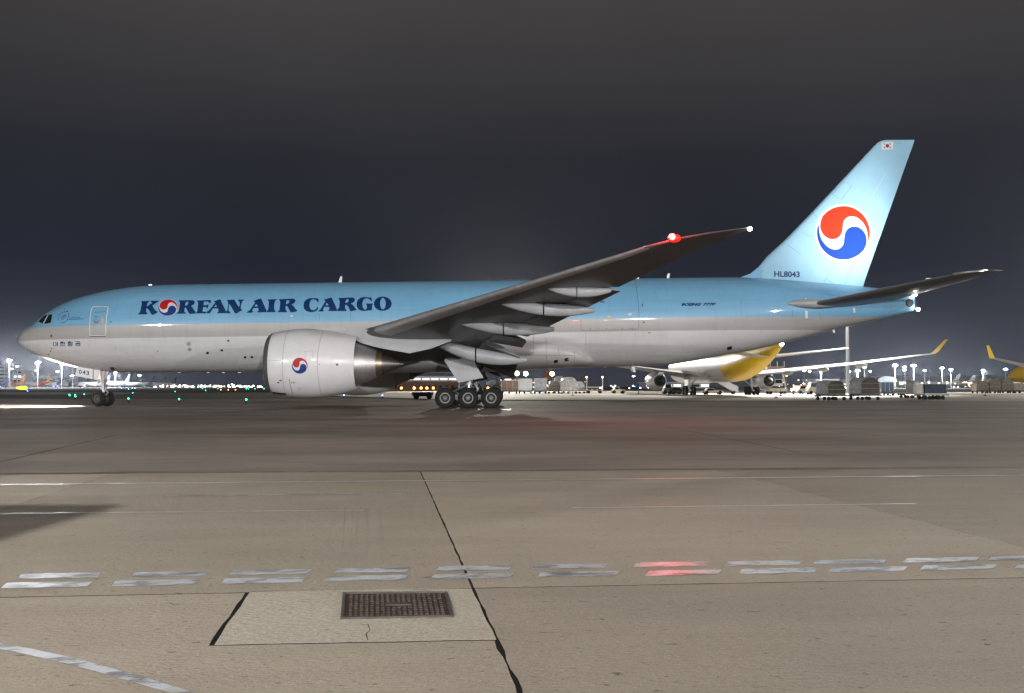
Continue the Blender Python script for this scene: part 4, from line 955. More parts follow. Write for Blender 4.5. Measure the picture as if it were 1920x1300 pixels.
def airliner(name, label, pos, heading, L=63.7, rad=2.82, m_body=M_BODYW, m_tail=M_BODYW, m_fin=M_BODYW, m_wing=M_WGREY, m_eng=M_BODYW, m_winglet=None, tail_at=.72, detail=1, marks=(), group=None, scale=1., fuse_marks=()):
    """twin-jet airliner; local +y is the nose, origin on the ground between the main wheels"""
    t = thing(name, label, 'airplane', (pos[0], pos[1], 0), heading, group)
    N = 28 if detail else 16
    yn = L * .51; yt = yn - L                        # nose and tail ends
    zc_ = 2.05 + rad
    st = [(0, .02, .3), (.006, .22, .28), (.02, .45, .22), (.045, .70, .13), (.08, .90, .05), (.12, 1, 0), (.62, 1, 0), (.70, .97, .04), (.78, .84, .17), (.86, .62, .36), (.93, .38, .55), (.98, .17, .70), (1, .06, .74)]
    rings = []
    for s, k, lift in st:
        y = yn - s * L; zz = zc_ + (lift * rad if s > .5 else -lift * rad)
        rings.append([(k * rad * math.cos(2 * math.pi * j / N), y, zz + k * rad * math.sin(2 * math.pi * j / N)) for j in range(N)])
    ya = yn - tail_at * L
    # split the skin where the tail colour begins
    fr = [r for r in rings if r[0][1] > ya]; bk = [r for r in rings if r[0][1] <= ya]
    a, b = fr[-1], bk[0]; q = (a[0][1] - ya) / (a[0][1] - b[0][1]); cut = [tuple(lerp(u, v, q) for u, v in zip(p1, p2)) for p1, p2 in zip(a, b)]
    g = G(); g.loft(fr + [cut], 0, True, False); g.loft([cut] + bk, 1, False, True); f = g.out('fuselage', [m_body, m_tail], t, 50)
    def sect(x, yl, z, ch, tc): return [(x, yl - (p[0]) * ch, z + p[1] * ch) for p in ((0, 0), (.04, tc * .35), (.15, tc * .6), (.4, tc * .6), (.7, tc * .35), (1, .005), (.7, -tc * .2), (.4, -tc * .4), (.15, -tc * .4), (.04, -tc * .25))]
    for s in (-1, 1):
        g = G(); span = L * .473
        rr = [sect(s * x, yl, z, ch, tc) for x, yl, z, ch, tc in ((rad * .5, 9.2, 2.9, 11.5, .13), (rad * 1.1, 7.6, 3.1, 10.4, .13), (9.6, 2.4, 3.8, 6.8, .11), (20, -4.6, 5.0, 4.4, .10), (span - 1.2, -10.9, 6.3, 2.5, .09), (span, -11.9, 6.45, 2.0, .09))]
        g.loft(rr); w = g.out('wing', m_wing, t, 40)
        if m_winglet is not None:
            g = G(); rr = [sect(s * x, yl, z, ch, .08) for x, yl, z, ch in ((span, -11.9, 6.45, 2.0), (span + .35, -12.3, 6.75, 1.9), (span + 1.5, -13.9, 8.6, .9))]
            g.loft(rr); g.out('winglet', m_winglet, w, 50)
        if detail:
            for x, y0, z in ((5.6, .2, 2.9), (10.5, -2.4, 3.55), (15.5, -5.0, 4.15), (20.5, -8.0, 4.75)):
                g = G(); g.loft([[(s * x + .28 * k * math.cos(2 * math.pi * j / 10), y0 - yy, z + .42 * k * math.sin(2 * math.pi * j / 10)) for j in range(10)] for yy, k in ((-1.6, .05), (-.8, .8), (0, 1), (1.2, .9), (2.6, .4), (3.2, .05))]); g.out('flap_fairing', m_wing, w, 40)
        g = G(); rr = [sect(s * x, yl, z, ch, .09) for x, yl, z, ch in ((.4, yt + 9.0, zc_ + .7, 5.6), (9.7, yt + 2.9, zc_ + 1.75, 2.2))]
        g.loft(rr); g.out('tailplane', m_wing, t, 40)
        e = bpy.data.objects.new('engine', None); COL.objects.link(e); e.parent = t; e.location = (s * 9.4, 5.6, 2.35)
        g = G(); g.lathe([(3.0, 1.28), (3.15, 1.38), (2.6, 1.52), (1.4, 1.60), (0, 1.55), (-1.6, 1.32), (-2.6, 1.08), (-2.6, 1.02), (-1.5, 1.1)], (0, 0, 0), 'y', 28 if detail else 14); g.out('nacelle', m_eng, e, 50)
        g = G(); g.lathe([(2.2, 1.3), (2.2, .02)], (0, 0, 0), 'y', 20); g.out('fan_disc', M_DARK, e, 0)
        g = G(); g.lathe([(-2.3, 1.05), (-2.3, .02)], (0, 0, 0), 'y', 20); g.out('exhaust_disc', M_DARK, e, 0)
        if detail:
            g = G(); g.lathe([(-2.2, .62), (-3.2, .5), (-4.0, .1)], (0, 0, 0), 'y', 18, cap1=True); g.out('exhaust_plug', M_DARK, e, 30)
        g = G(); g.plate([(-.2, 2.2, 1.3), (-.2, -2.0, .9), (-.2, -5.5, 1.35), (-.2, -2.2, 1.75)], (.4, 0, 0)); g.out('pylon', m_eng, e, 0)
        g = G()
        gear = bpy.data.objects.new('main_gear', None); COL.objects.link(gear); gear.parent = t; gear.location = (s * 5.3, -.4, 0)
        g = G(); g.cyl((0, 0, .7), (0, 0, 3.6), .22, .26, 10); g.out('strut', M_STRUT, gear, 40)
        if detail:
            for dy in (-.95, .95):
                for dx in (-.68, .68):
                    g = G(); g.lathe([(-.2, .35), (-.26, .55), (-.16, .69), (.16, .69), (.26, .55), (.2, .35)], (dx, dy, .69), 'x', 20, cap0=True, cap1=True); g.out('wheel', M_RUB, gear, 40)
            g = G(); g.box((0, 0, .72), (.22, 2.2, .24)); g.out('bogie_beam', M_STRUT, gear, 0)
            g = G(); g.plate([(s * .5, 1.2, 1.5), (s * .5, -1.2, 1.5), (s * .3, -1.1, 3.2), (s * .3, 1.1, 3.2)], (.06, 0, 0)); g.out('gear_door', m_body, gear, 0)
            g = G(); g.cyl((0, 0, 1.4), (-s * 1.8, .3, 3.0), .09, n=8); g.out('side_brace', M_STRUT, gear, 0)
        else:
            g = G(); g.lathe([(-.8, .5), (-.8, .65), (.8, .65), (.8, .5)], (0, 0, .65), 'x', 14, cap0=True, cap1=True); g.out('wheel', M_RUB, gear, 40)
    g = G(); bl = [(yt + 12.2, zc_ + rad * .8), (yt + 9.2, zc_ + rad + .9), (yt + 2.2, 17.0), (yt - .2, 17.3), (yt - .8, 17.2), (yt + 2.2, zc_ + rad * .9)]
    th = (.25, .25, .12, .1, .04, .05); cn = len(bl)
    g.add([(-h_, y, z) for (y, z), h_ in zip(bl, th)] + [(h_, y, z) for (y, z), h_ in zip(bl, th)], [tuple(range(cn)), tuple(range(2 * cn - 1, cn - 1, -1))] + [(k, (k + 1) % cn, cn + (k + 1) % cn, cn + k) for k in range(cn)])
    fn = g.out('fin', m_fin, t, 30)
    for P, m in marks:                               # fin emblem, plates on both faces; (u, v) over the fin: u along chord, v up
        for s in (-1, 1):
            pts = []
            for u, v in P:
                z = lerp(zc_ + rad + .9, 17.0, v); yl = lerp(yt + 9.2, yt + 2.2, v); tr = lerp(yt + 2.0, yt - .7, v); pts.append((s * (.30 - .15 * v), lerp(yl, tr, u), z))
            g = G(); g.plate(pts, (s * .03, 0, 0), 0); g.out('fin_emblem', m, fn, 0)
    ng_ = bpy.data.objects.new('nose_gear', None); COL.objects.link(ng_); ng_.parent = t; ng_.location = (0, yn - 6.2, 0)
    g = G(); g.cyl((0, 0, .5), (0, 0, 2.6), .14, n=10); g.out('strut', M_STRUT, ng_, 40)
    for dx in (-.35, .35):
        g = G(); g.lathe([(-.14, .3), (-.18, .42), (-.1, .52), (.1, .52), (.18, .42), (.14, .3)], (dx, 0, .52), 'x', 16, cap0=True, cap1=True); g.out('wheel', M_RUB, ng_, 40)
    t.scale = (scale,) * 3
    return t
# the parcel jet seen from behind under the freighter's rear fuselage
dh = airliner('parked_freighter', 'white parked jet with yellow rear fuselage, seen from behind under the blue tail', (34.6, 165), R(3.5), m_tail=M_YEL, m_fin=M_YEL, m_winglet=M_YEL, tail_at=.665)
M_TAILL = emit('far_tail_lamp', (1, .9, .75), 60)
g = G(); g.sphere((0, -31.3, 7.15), .28, 10, 8); g.out('tail_lamp', M_TAILL, dh, 40)
g = G(); g.sphere((31.0, -12.6, 7.1), .16, 10, 8); g.out('wing_tip_lamp', M_TAILL, dh, 40)
g = G(); g.plate([(-2.90, -11.2, 4.9), (-2.60, -11.2, 4.15), (-2.60, -6.8, 4.15), (-2.90, -6.8, 4.9)], (.02, 0, 0)); 
# second yellow jet at the right edge and the white one whose wing reaches in front of it
airliner('parked_freighter', 'yellow nosed jet cut off by the photo edge', (px2(1893, 262) + 33, 268), R(97), m_body=M_YEL, m_tail=M_YEL, m_fin=M_YEL, m_winglet=M_YEL)
airliner('parked_freighter', 'jet whose grey wing with upright yellow winglet reaches in from the photo edge', (115.7, 189), R(0), m_body=M_YEL, m_tail=M_YEL, m_fin=M_YEL, m_winglet=M_YEL)

# far parked airliners: (label, px of fin top, depth, style)
BRUSH = [([(.10, .10), (.55, .18), (.86, .48), (.60, .30), (.98, .80), (.70, .50), (.50, .28), (.2, .2)], M_BODYW)]
LEAF = [([(.25, .55), (.55, .75), (.80, .72), (.60, .60), (.85, .50), (.50, .45)], M_BODYW)]
STRP = [([(.05, .05), (.95, .42), (.95, .62), (.05, .25)], M_ORED), ([(.15, .45), (.95, .75), (.95, .85), (.15, .55)], M_ORED)]
FAR = [('violet finned airliner at the far left edge', 19, 1262, 'violet'), ('first red tailed airliner with orange fin, left of the other', 47.6, 1275, 'red'), ('second red tailed airliner with orange fin, between red and navy tails', 94, 1330, 'red'),
       ('first navy finned airliner beside the red tails', 120, 1400, 'navy'), ('middle one of three navy finned airliners', 141.6, 1460, 'navy'), ('navy finned airliner just before the nose wheel door', 164.6, 1540, 'navy'),
       ('pale violet finned airliner right behind the nose gear strut', 206, 1330, 'violet'),
       ('first teal finned airliner right of the nose wheel, largest of its row', 244, 1290, 'teal'), ('second teal finned airliner right of the nose wheel', 269, 1420, 'teal'), ('third teal finned airliner right of the nose wheel', 291.5, 1470, 'teal'), ('fourth teal finned airliner right of the nose wheel', 312.5, 1600, 'teal'), ('fifth and smallest teal finned airliner, last of its row', 331.5, 1680, 'teal'),
       ('largest teal finned airliner by the arched terminal roofs', 1800, 1270, 'teal'), ('second teal finned airliner by the arched terminal roofs', 1828, 1360, 'teal'), ('smallest teal finned airliner by the arched terminal roofs', 1848, 1440, 'teal'),
       ('airliner with blurred orange fin behind the wrapped cargo', 1033, 900, 'red')]
for lab, pxf, d, sty in FAR:
    hd = R(62 if d != 900 else 70); s = 1.0
    yt = 63.7 * .51 - 63.7
    fx, fy = -(-math.sin(hd)) * -1 * yt * -1, math.cos(hd) * yt     # fin sits at local y = yt
    fx = -math.sin(hd) * yt
    x = (pxf - 960) / FPX * (d) - fx
    kw = {'violet': dict(m_tail=M_PURP, m_fin=M_PURP, marks=LEAF), 'red': dict(m_tail=M_ORED, m_fin=M_OYEL, marks=STRP, tail_at=.62), 'navy': dict(m_tail=M_FNAVY, m_fin=M_FNAVY, marks=LEAF, tail_at=.80), 'teal': dict(m_fin=M_TEAL, marks=BRUSH)}[sty]
    airliner('parked_airliner', lab, (x, d - fy), hd, detail=0, group='airliners parked far off', **kw)

# --- ground vehicles and cargo
M_WRAP = paint('plastic_wrap', (.52, .52, .52), .28, coat=.3, var=.25, scale=2.2, bump=.8)
M_WRAPB = paint('brown_wrap', (.26, .225, .17), .3, coat=.3, var=.3, scale=2.5, bump=.8)
M_ALU = paint('container_metal', (.45, .45, .44), .4, metal=.6, var=.12, scale=2)
M_TARP = paint('cargo_tarp', (.20, .185, .16), .5, var=.18, scale=1.8, bump=.5)
M_BLK = paint('chassis_black', (.02, .02, .021), .6, var=.2)
M_CBLUE = paint('container_blue', (.07, .14, .24), .45, var=.1)
M_DBLUE = paint('curtain_blue', (.012, .028, .055), .55, var=.15)
M_CREAM = paint('vehicle_cream', (.50, .47, .36), .4, coat=.2, var=.08)
M_VWHITE = paint('vehicle_white', (.62, .62, .62), .35, coat=.3, var=.05)
M_BRICK = paint('terracotta_wall', (.27, .105, .055), .6, var=.12, scale=.6)
M_AMB = emit('amber_lamp', (1, .33, .05), 16); M_AMBY = emit('amber_globe', (1, .70, .28), 8)
M_HEADL = emit('headlamp', (1, .96, .9), 50); M_BLUEL = emit('blue_lamp', (.08, .16, 1), 30); M_GREENL = emit('green_lamp', (.05, 1, .55), 7)
M_YELSIGN = emit('yellow_sign_face', (1, .80, .04), 3.2); M_WINL = emit('lit_window', (.95, .97, 1), 1.3); M_WINW = emit('warm_window', (1, .72, .3), 1.6)
def wheels(t, xs_, ys_, r=.22, w=.16):
    for x in xs_:
        for y in ys_:
            g = G(); g.lathe([(-w / 2, r * .5), (-w / 2, r * .9), (-w * .3, r), (w * .3, r), (w / 2, r * .9), (w / 2, r * .5)], (x, y, r), 'y', 14, cap0=True, cap1=True); g.out('wheel', M_RUB, t, 40)
def dolly(label, px, d, w, rz=0., dep=2.4):
    t = thing('cargo_dolly', label, 'dolly', (px2(px, d), d, 0), rz, 'cargo dollies on the apron')
    g = G(); g.box((0, 0, .50), (w, dep, .14)); g.box((-w / 2 - .35, 0, .42), (.7, .12, .08)); g.out('deck', M_BLK, t, 0)
    wheels(t, (-w * .38, -w * .05, w * .36), (-dep * .42, dep * .42), .19); return t
def domed(label, px, d, w, h_, m_side, m_front, top=.75, dep=2.2, rz=0., z0=.57, name='cargo_pallet'):
    """contoured, wrapped load on a pallet"""
    t = thing(name, label, 'cargo pallet', (px2(px, d), d, z0), rz, 'wrapped cargo loads')
    prof = [(-w / 2, 0), (-w / 2, h_ * .62), (-w * .45, h_ * .80), (-w * .34, h_ * .93), (-w * .2, h_), (w * .16, h_ * .985), (w * .30, h_ * .90), (w * .42, h_ * .70), (w / 2, h_ * .36), (w / 2, 0)]
    rr = random.Random(int(px)); rings = []
    for i in range(6):
        y = lerp(-dep / 2, dep / 2, i / 5); k = 1 if 0 < i < 5 else .985
        rings.append([(x * k + rr.uniform(-.03, .03), y, .1 + z * k + (rr.uniform(-.03, .03) if z else 0)) for x, z in prof])
    g = G(); g.loft(rings, 0, False, False); g.out('wrapping', m_side, t, 25)
    g = G(); g.plate([(p[0], p[1] - .01, p[2]) for p in rings[0]], (0, .012, 0)); g.out('end_sheet', m_front, t, 0)
    g = G(); g.plate([(p[0], p[1] + .01, p[2]) for p in rings[-1]], (0, -.012, 0)); g.out('end_sheet', m_front, t, 0)
    g = G(); g.box((0, 0, .05), (w * 1.01, dep * 1.01, .1)); g.out('pallet_base', M_ALU, t, 0)
    for z in (.3, .62):
        g = G(); g.plate([(-w / 2 - .02, -dep / 2 - .03, .1 + h_ * z), (w * (.48 if z > .5 else .5), -dep / 2 - .03, .1 + h_ * z), (w * (.48 if z > .5 else .5), -dep / 2 - .03, .16 + h_ * z), (-w / 2 - .02, -dep / 2 - .03, .16 + h_ * z)], (0, .02, 0)); g.out('strap', M_ALU, t, 0)
    return t
dolly('flat dolly under the smaller rounded brown load', 1558, 99, 2.6, .42, 1.9); domed('smaller rounded brown load, left of the two on dollies', 1558, 99, 2.25, 1.32, paint('lit_side_sheet', (.66, .66, .66), .35, var=.2, scale=3, bump=.6), paint('olive_tarp', (.105, .09, .055), .5, var=.25, scale=2, bump=.5), dep=1.7, rz=.42)  # load sides coloured bright white to show lamp light from the left
dolly('flat dolly under the larger curved grey load', 1621, 101, 2.8, .42, 1.9); domed('larger curved grey load, right of the two on dollies', 1621, 101, 2.5, 1.62, paint('lit_side_sheet', (.66, .66, .66), .35), paint('grey_tarp', (.13, .108, .095), .5, var=.25, scale=1.5, bump=.5), dep=1.7, rz=.42)  # same whitened sides, light put into the colour
def rolltop(label, px, d, w, h_):
    t = thing('covered_cart', label, 'cart', (px2(px, d), d, 0)); dep = 1.8
    g = G(); g.box((0, 0, .5), (w + .5, dep, .12)); g.box((-w / 2 - .5, 0, .45), (.9, .1, .08)); g.out('chassis', M_BLK, t, 0)
    g = G(); g.box((.1, 0, .60 + h_ / 2), (w - .2, dep - .1, h_)); g.out('side_curtain', M_DBLUE, t, 0)
    g = G(); g.box((-w / 2 + .02, 0, .60 + h_ / 2), (.10, dep, h_)); g.box((w / 2, 0, .60 + h_ / 2), (.08, dep, h_)); g.out('end_panel', M_TARP, t, 0)
    g = G(); g.box((0, 0, .64 + h_), (w + .1, dep + .1, .07)); g.out('roof', M_CREAM, t, 0)
    g = G(); g.box((.1, -dep / 2 + .02, .60), (w - .1, .05, .09)); g.out('sill', M_ALU, t, 0)
    wheels(t, (-w * .38, -w * .2, w * .2, w * .36), (-dep * .42, dep * .42)); return t
rolltop('dark blue curtained baggage cart on the bright apron', 1746, 104, 2.45, 1.02)
domed('tall white wrapped load beside the dark blue cart', 1712, 118, .85, 1.45, M_WRAP, M_WRAP, z0=.55); dolly('low dolly carrying the tall white wrapped load', 1706, 118, 1.7)
def uld(label, px, d, w, h_, m, dep=1.6, z0=.0, name='cargo_container'):
    t = thing(name, label, 'container', (px2(px, d), d, z0), 0, 'metal cargo containers')
    g = G(); g.plate([(-w / 2, -dep / 2, .12), (w / 2, -dep / 2, .12), (w / 2, -dep / 2, h_), (-w / 2, -dep / 2, h_)], (0, dep, 0)); g.out('shell', m, t, 0)
    g = G()
    for x in (-w / 2, -w / 6, w / 6, w / 2): g.box((x, -dep / 2 - .02, h_ / 2 + .05), (.07, .06, h_ - .1))
    g.box((0, -dep / 2 - .02, h_), (w + .08, .07, .08)); g.box((0, -dep / 2 - .02, .10), (w + .08, .07, .1)); g.out('frame', M_ALU, t, 0)
    g = G(); g.box((0, 0, .05), (w, dep, .1)); g.out('base', M_BLK, t, 0)
    return t
uld('blue pair of container doors right of the grey load', 1660, 150, 1.9, 1.75, M_CBLUE, z0=.3)
dolly('long low dolly under the blue container', 1672, 150, 4.0)
# stack of goods behind the main wheels
for lab, px, w, h_, m in (('orange brown container nearest the main wheels', 956, 3.2, 2.2, paint('container_tan', (.34, .20, .12), .5, var=.15)), ('grey mesh container beside the tan one', 985, 2.6, 2.5, M_ALU), ('white and blue container in the cargo row', 1013, 2.4, 2.55, paint('container_pale', (.42, .46, .56), .4, var=.3, scale=3))):
    uld(lab, px, 190 if px != 985 else 193, w, h_, m, z0=.35); dolly('dolly under the ' + lab.split(' beside')[0].split(' nearest')[0].split(' in the')[0], px, 190 if px != 985 else 193, w + .4)
domed('low brown wrapped load in the cargo row', 1039, 192, 2.3, 1.9, M_WRAPB, M_WRAPB, z0=.5); dolly('dolly under the low brown wrapped load', 1039, 192, 2.7)
domed('tall domed silver wrapped load in the cargo row', 1067, 190, 3.4, 2.55, M_WRAP, M_WRAP, z0=.55); dolly('dolly under the tall domed silver load', 1067, 190, 3.6)
domed('small silver wrapped load at the end of the cargo row', 1087, 196, 1.9, 1.7, M_WRAP, M_WRAP, z0=.55); dolly('dolly under the small silver load', 1088, 196, 2.2)
domed('half hidden silver load behind the tall domed one', 1049, 205, 2.4, 2.9, M_WRAP, M_WRAP, z0=.55); dolly('dolly under the half hidden silver load', 1049, 205, 2.6)
for i, (px, w, h_, m) in enumerate(((1838, 2.6, 2.0, M_WRAPB), (1862, 2.4, 2.4, M_TARP), (1886, 2.6, 2.1, M_WRAPB), (1908, 2.4, 1.6, M_WRAP))):
    lab = ['lowest brown load left in the row by the yellow jet', 'tallest tan load in the row by the yellow jet', 'brown load nearest under the yellow nose', 'pale load below the white engine at the photo edge'][i]
    domed(lab, px, 205, w, h_, m, m, z0=.5); dolly('dolly under the ' + lab, px, 205, w + .3)
def loader(label, px, d, w, h_):
    t = thing('cargo_loader', label, 'cargo loader', (px2(px, d), d, 0))
    g = G(); g.box((0, 0, .75), (w, 2.6, .35)); g.box((0, 0, 1.25), (w * .96, 2.4, .14)); g.out('deck', M_CREAM, t, 0)
    for x in (-w * .3, 0, w * .3):
        g = G(); g.box((x, -1.32, .78), (w * .2, .05, .24)); g.out('side_panel', M_DBLUE, t, 0)
    for x in (-w / 2 + .1, w / 2 - .1):
        g = G(); g.cyl((x, -1.1, .9), (x, -1.1, h_), .09, n=8); g.out('guide_post', M_ALU, t, 40)
        g = G(); g.sphere((x, -1.1, h_ + .1), .17, 10, 8); g.out('beacon', M_AMBY, t, 40)
    wheels(t, (-w * .35, w * .35), (-1.2, 1.2), .3); return t
loader('cream cargo loader with two tall posts and amber beacons', 1114, 195, 3.3, 3.1)
def vehicle(name, label, px, d, w, h_, m, cat, lamps=False, pick=False, rz=0.):
    t = thing(name, label, cat, (px2(px, d), d, 0), rz)
    hw = .9
    body = [(-w / 2, .35), (w / 2, .35), (w / 2, h_ * .52), (w * .46, h_ * .58)] + ([(w * .1, h_ * .60), (w * .02, h_ * .98), (-w * .28, h_), (-w * .36, h_ * .60)] if pick else [(w * .40, h_ * .97), (-w * .28, h_), (-w * .40, h_ * .60)]) + [(-w / 2, h_ * .52)]
    g = G(); g.plate([(x, -hw, z) for x, z in body], (0, 2 * hw, 0)); g.out('body', m, t, 20)
    g = G()
    gl = [(-w * .26, h_ * .93), (-w * .34, h_ * .62), (w * .06 if pick else w * .36, h_ * .62), (w * .0 if pick else w * .36, h_ * .92)]
    g.plate([(x, -hw - .012, z) for x, z in gl], (0, .02, 0)); g.plate([(x, hw + .012, z) for x, z in gl], (0, -.02, 0)); g.out('window', M_GLASS, t, 0)
    wheels(t, (-w * .32, w * .32), (-hw * .92, hw * .92), .34, .22)
    g = G(); g.box((-w / 2 - .02, 0, .5), (.08, hw * 2, .18)); g.box((w / 2 + .02, 0, .5), (.08, hw * 2, .18)); g.out('bumper', M_BLK, t, 0)
    if lamps:
        for y in (-.6, .6):
            g = G(); g.sphere((-w / 2 - .03, y, .78), .15, 10, 6, sc=(.4, 1, 1)); g.out('headlamp', M_HEADL, t, 40)
    return t
vehicle('pickup_truck', 'small cream pickup truck left of the white jet engine', 1159, 190, 2.6, 1.35, M_CREAM, 'truck', pick=True)
vehicle('service_van', 'white van with bright headlamps between the loader and the brown load', 1503, 176, 3.6, 1.55, M_VWHITE, 'van', lamps=True, rz=.5)
vehicle('box_truck', 'tall cream box truck standing left of the smaller brown load', 1526, 168, 2.3, 2.1, M_CREAM, 'truck')
vehicle('baggage_tractor', 'low cream tractor under the parked white jet', 1336, 172, 3.6, 1.1, M_CREAM, 'tractor', pick=True)
vehicle('baggage_tractor', 'olive box tractor behind the white jet engine', 1251, 182, 1.5, 1.85, paint('olive_paint', (.24, .24, .16), .5, var=.1), 'tractor')
vehicle('baggage_tractor', 'small dark tractor between the two bogies', 1268, 180, 1.4, 1.2, M_BLK, 'tractor')
t = thing('boarding_stairs', 'white mobile stairs sloping down under the parked white jet', 'stairs', (px2(1362, 178), 178, 0))
g = G(); g.plate([(-2.0, -.7, 2.4), (-1.6, -.7, 2.4), (2.0, -.7, .5), (2.0, -.7, .15), (1.7, -.7, .15)], (0, 1.4, 0)); g.out('flight', M_VWHITE, t, 0)
for s in (-.72, .72):
    g = G(); g.plate([(-2.0, s, 2.5), (-2.0, s, 3.3), (2.0, s, 1.35), (2.0, s, .5)], (0, .04, 0)); g.out('side_panel', M_VWHITE, t, 0)
g = G(); g.box((-.2, 0, .45), (3.4, 1.5, .25)); g.out('chassis', M_BLK, t, 0); wheels(t, (-1.3, 1.2), (-.7, .7), .28)
def jetty(label, px, d):
    t = thing('high_loader', label, 'loader', (px2(px, d), d, 0)); 
    g = G(); g.box((0, 0, .8), (3.4, 2.2, .5)); g.out('chassis', M_CREAM, t, 0); wheels(t, (-1.2, 1.2), (-1, 1), .34)
    g = G(); g.box((.1, 0, 2.05), (1.7, 1.9, 1.2)); g.out('cab', M_VWHITE, t, 0)
    g = G(); g.box((.1, -.97, 2.25), (1.4, .03, .6)); g.out('window', M_GLASS, t, 0)
    for x in (-1.5, 1.5):
        g = G(); g.cyl((x, -.9, 1), (x * .5, -.9, 4.4), .12, n=8); g.out('mast', M_ALU, t, 0)
    g = G(); g.box((-.2, 0, 4.6), (3.0, 2.0, .5)); g.out('platform', paint('platform_brown', (.20, .12, .08), .6), t, 0)
    for x in (-1.2, 0, 1.2):
        g = G(); g.cyl((x, -1.0, 4.85), (x, -1.0, 5.7), .05, n=6); g.out('rail_post', M_ALU, t, 0)
    g = G(); g.sphere((1.6, -1, 3.3), .18, 8, 6); g.out('beacon', M_AMB, t, 0)
    return t
jetty('tall high loader with raised brown platform right of the yellow jet', 1455, 172)
t = thing('baggage_belt', 'dark low equipment with pale ends left of the main wheels', 'dolly', (px2(793, 107), 107, 0))
g = G(); g.box((0, 0, .55), (2.0, 1.3, .45)); g.out('deck', M_BLK, t, 0)
for x in (-1.05, 1.05):
    g = G(); g.box((x, -.4, .6), (.22, .3, .4)); g.out('bumper', M_CREAM, t, 0)
wheels(t, (-.7, .7), (-.55, .55), .26)
# bollard markers on the apron edge
for i, (px, d) in enumerate(((1074, 150), (1254, 153), (1455, 118), (1464, 146), (1670, 143), (1847, 146), (1197, 190))):
    lab = ['beside the tall domed load', 'under the white engine', 'nearest before the high loader', 'just behind another by the high loader', 'below the blue container', 'before the brown loads at the photo edge', 'left of the white jet engine'][i]
    t = thing('marker_post', 'small black marker post ' + lab, 'marker post', (px2(px, d), d, 0), 0, 'apron edge marker posts')
    g = G(); g.cyl((0, 0, 0), (0, 0, .12), .28, .2, 12); g.out('base', M_BLK, t, 30)
    g = G(); g.cyl((0, 0, .1), (0, 0, .95), .05, .045, 8); g.out('post', M_BLK, t, 30)
    g = G(); g.cyl((0, 0, .6), (0, 0, .74), .07, n=8); g.out('reflector_band', M_VWHITE, t, 30)
# terracotta service block and amber lamps
t = thing('service_building', 'low terracotta service block with lit roof floor left of the main gear', 'building', (px2(815, 330), 330, 0))
g = G(); g.box((-3, 4, 1.5), (22, 8, 3.0)); g.out('wall', M_BRICK, t, 0)
g = G(); g.box((-3, 4, 3.9), (24, 7, 1.5)); g.out('upper_floor', M_ALU, t, 0)
for k in range(7):
    g = G(); g.box((-12 + k * 3.0, .46, 3.9), (2.4, .06, .5)); g.out('window', M_WINL, t, 0)
for k in range(5):
    g = G(); g.box((-2 + k * 2.0, -.04, 1.1), (1.0, .06, 1.4)); g.out('door', M_BLK, t, 0)
g = G(); g.box((-3, 4, 4.75), (25, 8, .2)); g.out('roof', M_VWHITE, t, 0)
for i, px in enumerate((752.5, 776.5, 789.5, 800.5, 812.5, 915)):
    d = 240; t = thing('amber_lamp', ['first amber lamp of the row behind the far engine', 'second amber lamp of the row behind the far engine', 'third amber lamp of the row behind the far engine', 'fourth amber lamp of the row behind the far engine', 'amber lamp of the row nearest the wheels', 'amber lamp glowing behind the last wheels'][i], 'lamp', (px2(px, d), d, 0), 0, 'amber apron lamps')
    g = G(); g.cyl((0, 0, 0), (0, 0, .85), .04, n=6); g.out('post', M_BLK, t, 0)
    g = G(); g.sphere((0, 0, 1.0), .26, 10, 8); g.out('lens', M_AMB, t, 40)
    if i in (1, 4): point('amber_light', (px2(px, d), d - .6, 1.1), 900, (1, .38, .08), .2)

# ================================================================== far airport: masts, terminals, taxiway lamps
M_FARH = emit('far_flood_lens', (.93, .97, 1), 26)
def far_mast(px, py, d, label, wide=4.2, power=0, globe=False, col=(.92, .96, 1), down=True, pole_r=.5):
    p = at(px, py, d); t = thing('floodlight_mast', label, 'floodlight mast', (p.x, p.y, 0), 0, 'floodlight masts of the airport')
    g = G(); g.cyl((0, 0, 0), (0, 0, p.z), pole_r, pole_r * .55, 8); g.out('pole', M_POLE, t, 40)
    if globe:
        g = G(); g.sphere((0, 0, p.z), wide / 2, 12, 8); g.out('globe', emit('warm_globe', (1, .86, .66), 14), t, 40)
    else:
        g = G(); g.lathe([(0, wide * .22), (.25, wide * .46), (.55, wide * .5), (.95, wide * .42), (1.15, wide * .1)], (0, 0, p.z - .4), 'z', 14, cap0=True, cap1=True); g.out('lamp_ring', M_FARH, t, 0)
    if power:
        lp = point('mast_light', (p.x, p.y - 2.5, p.z - 1.4), power, col, .8)
    return t
MASTS = [(18, 676, 1000, 'brightest mast lamp at the far left edge', 5.6, 1100000), (32, 687.5, 1250, 'smaller mast lamp right of the brightest left one', 4.2, 0), (21.5, 692.5, 1500, 'lowest mast lamp before the pale building', 5.0, 0), (71.5, 679.5, 1050, 'upper mast lamp between the two red tails', 5.0, 1100000), (69, 695.5, 1400, 'lower mast lamp between the two red tails', 5.0, 0), (116, 682.5, 1100, 'mast lamp touching the nose outline', 4.8, 1100000), (108, 697, 1450, 'lower mast lamp below the nose outline', 4.8, 0), (135, 705, 1500, 'low bright mast lamp beside the nose wheel door', 6.5, 0), (136.6, 683, 1300, 'mast lamp half hidden by the nose belly', 3.2, 0), (216.5, 699, 1300, 'mast lamp just right of the nose gear', 3.0, 1100000), (261.5, 704.5, 1500, 'round lamp above the teal fins', 6.0, 0)]
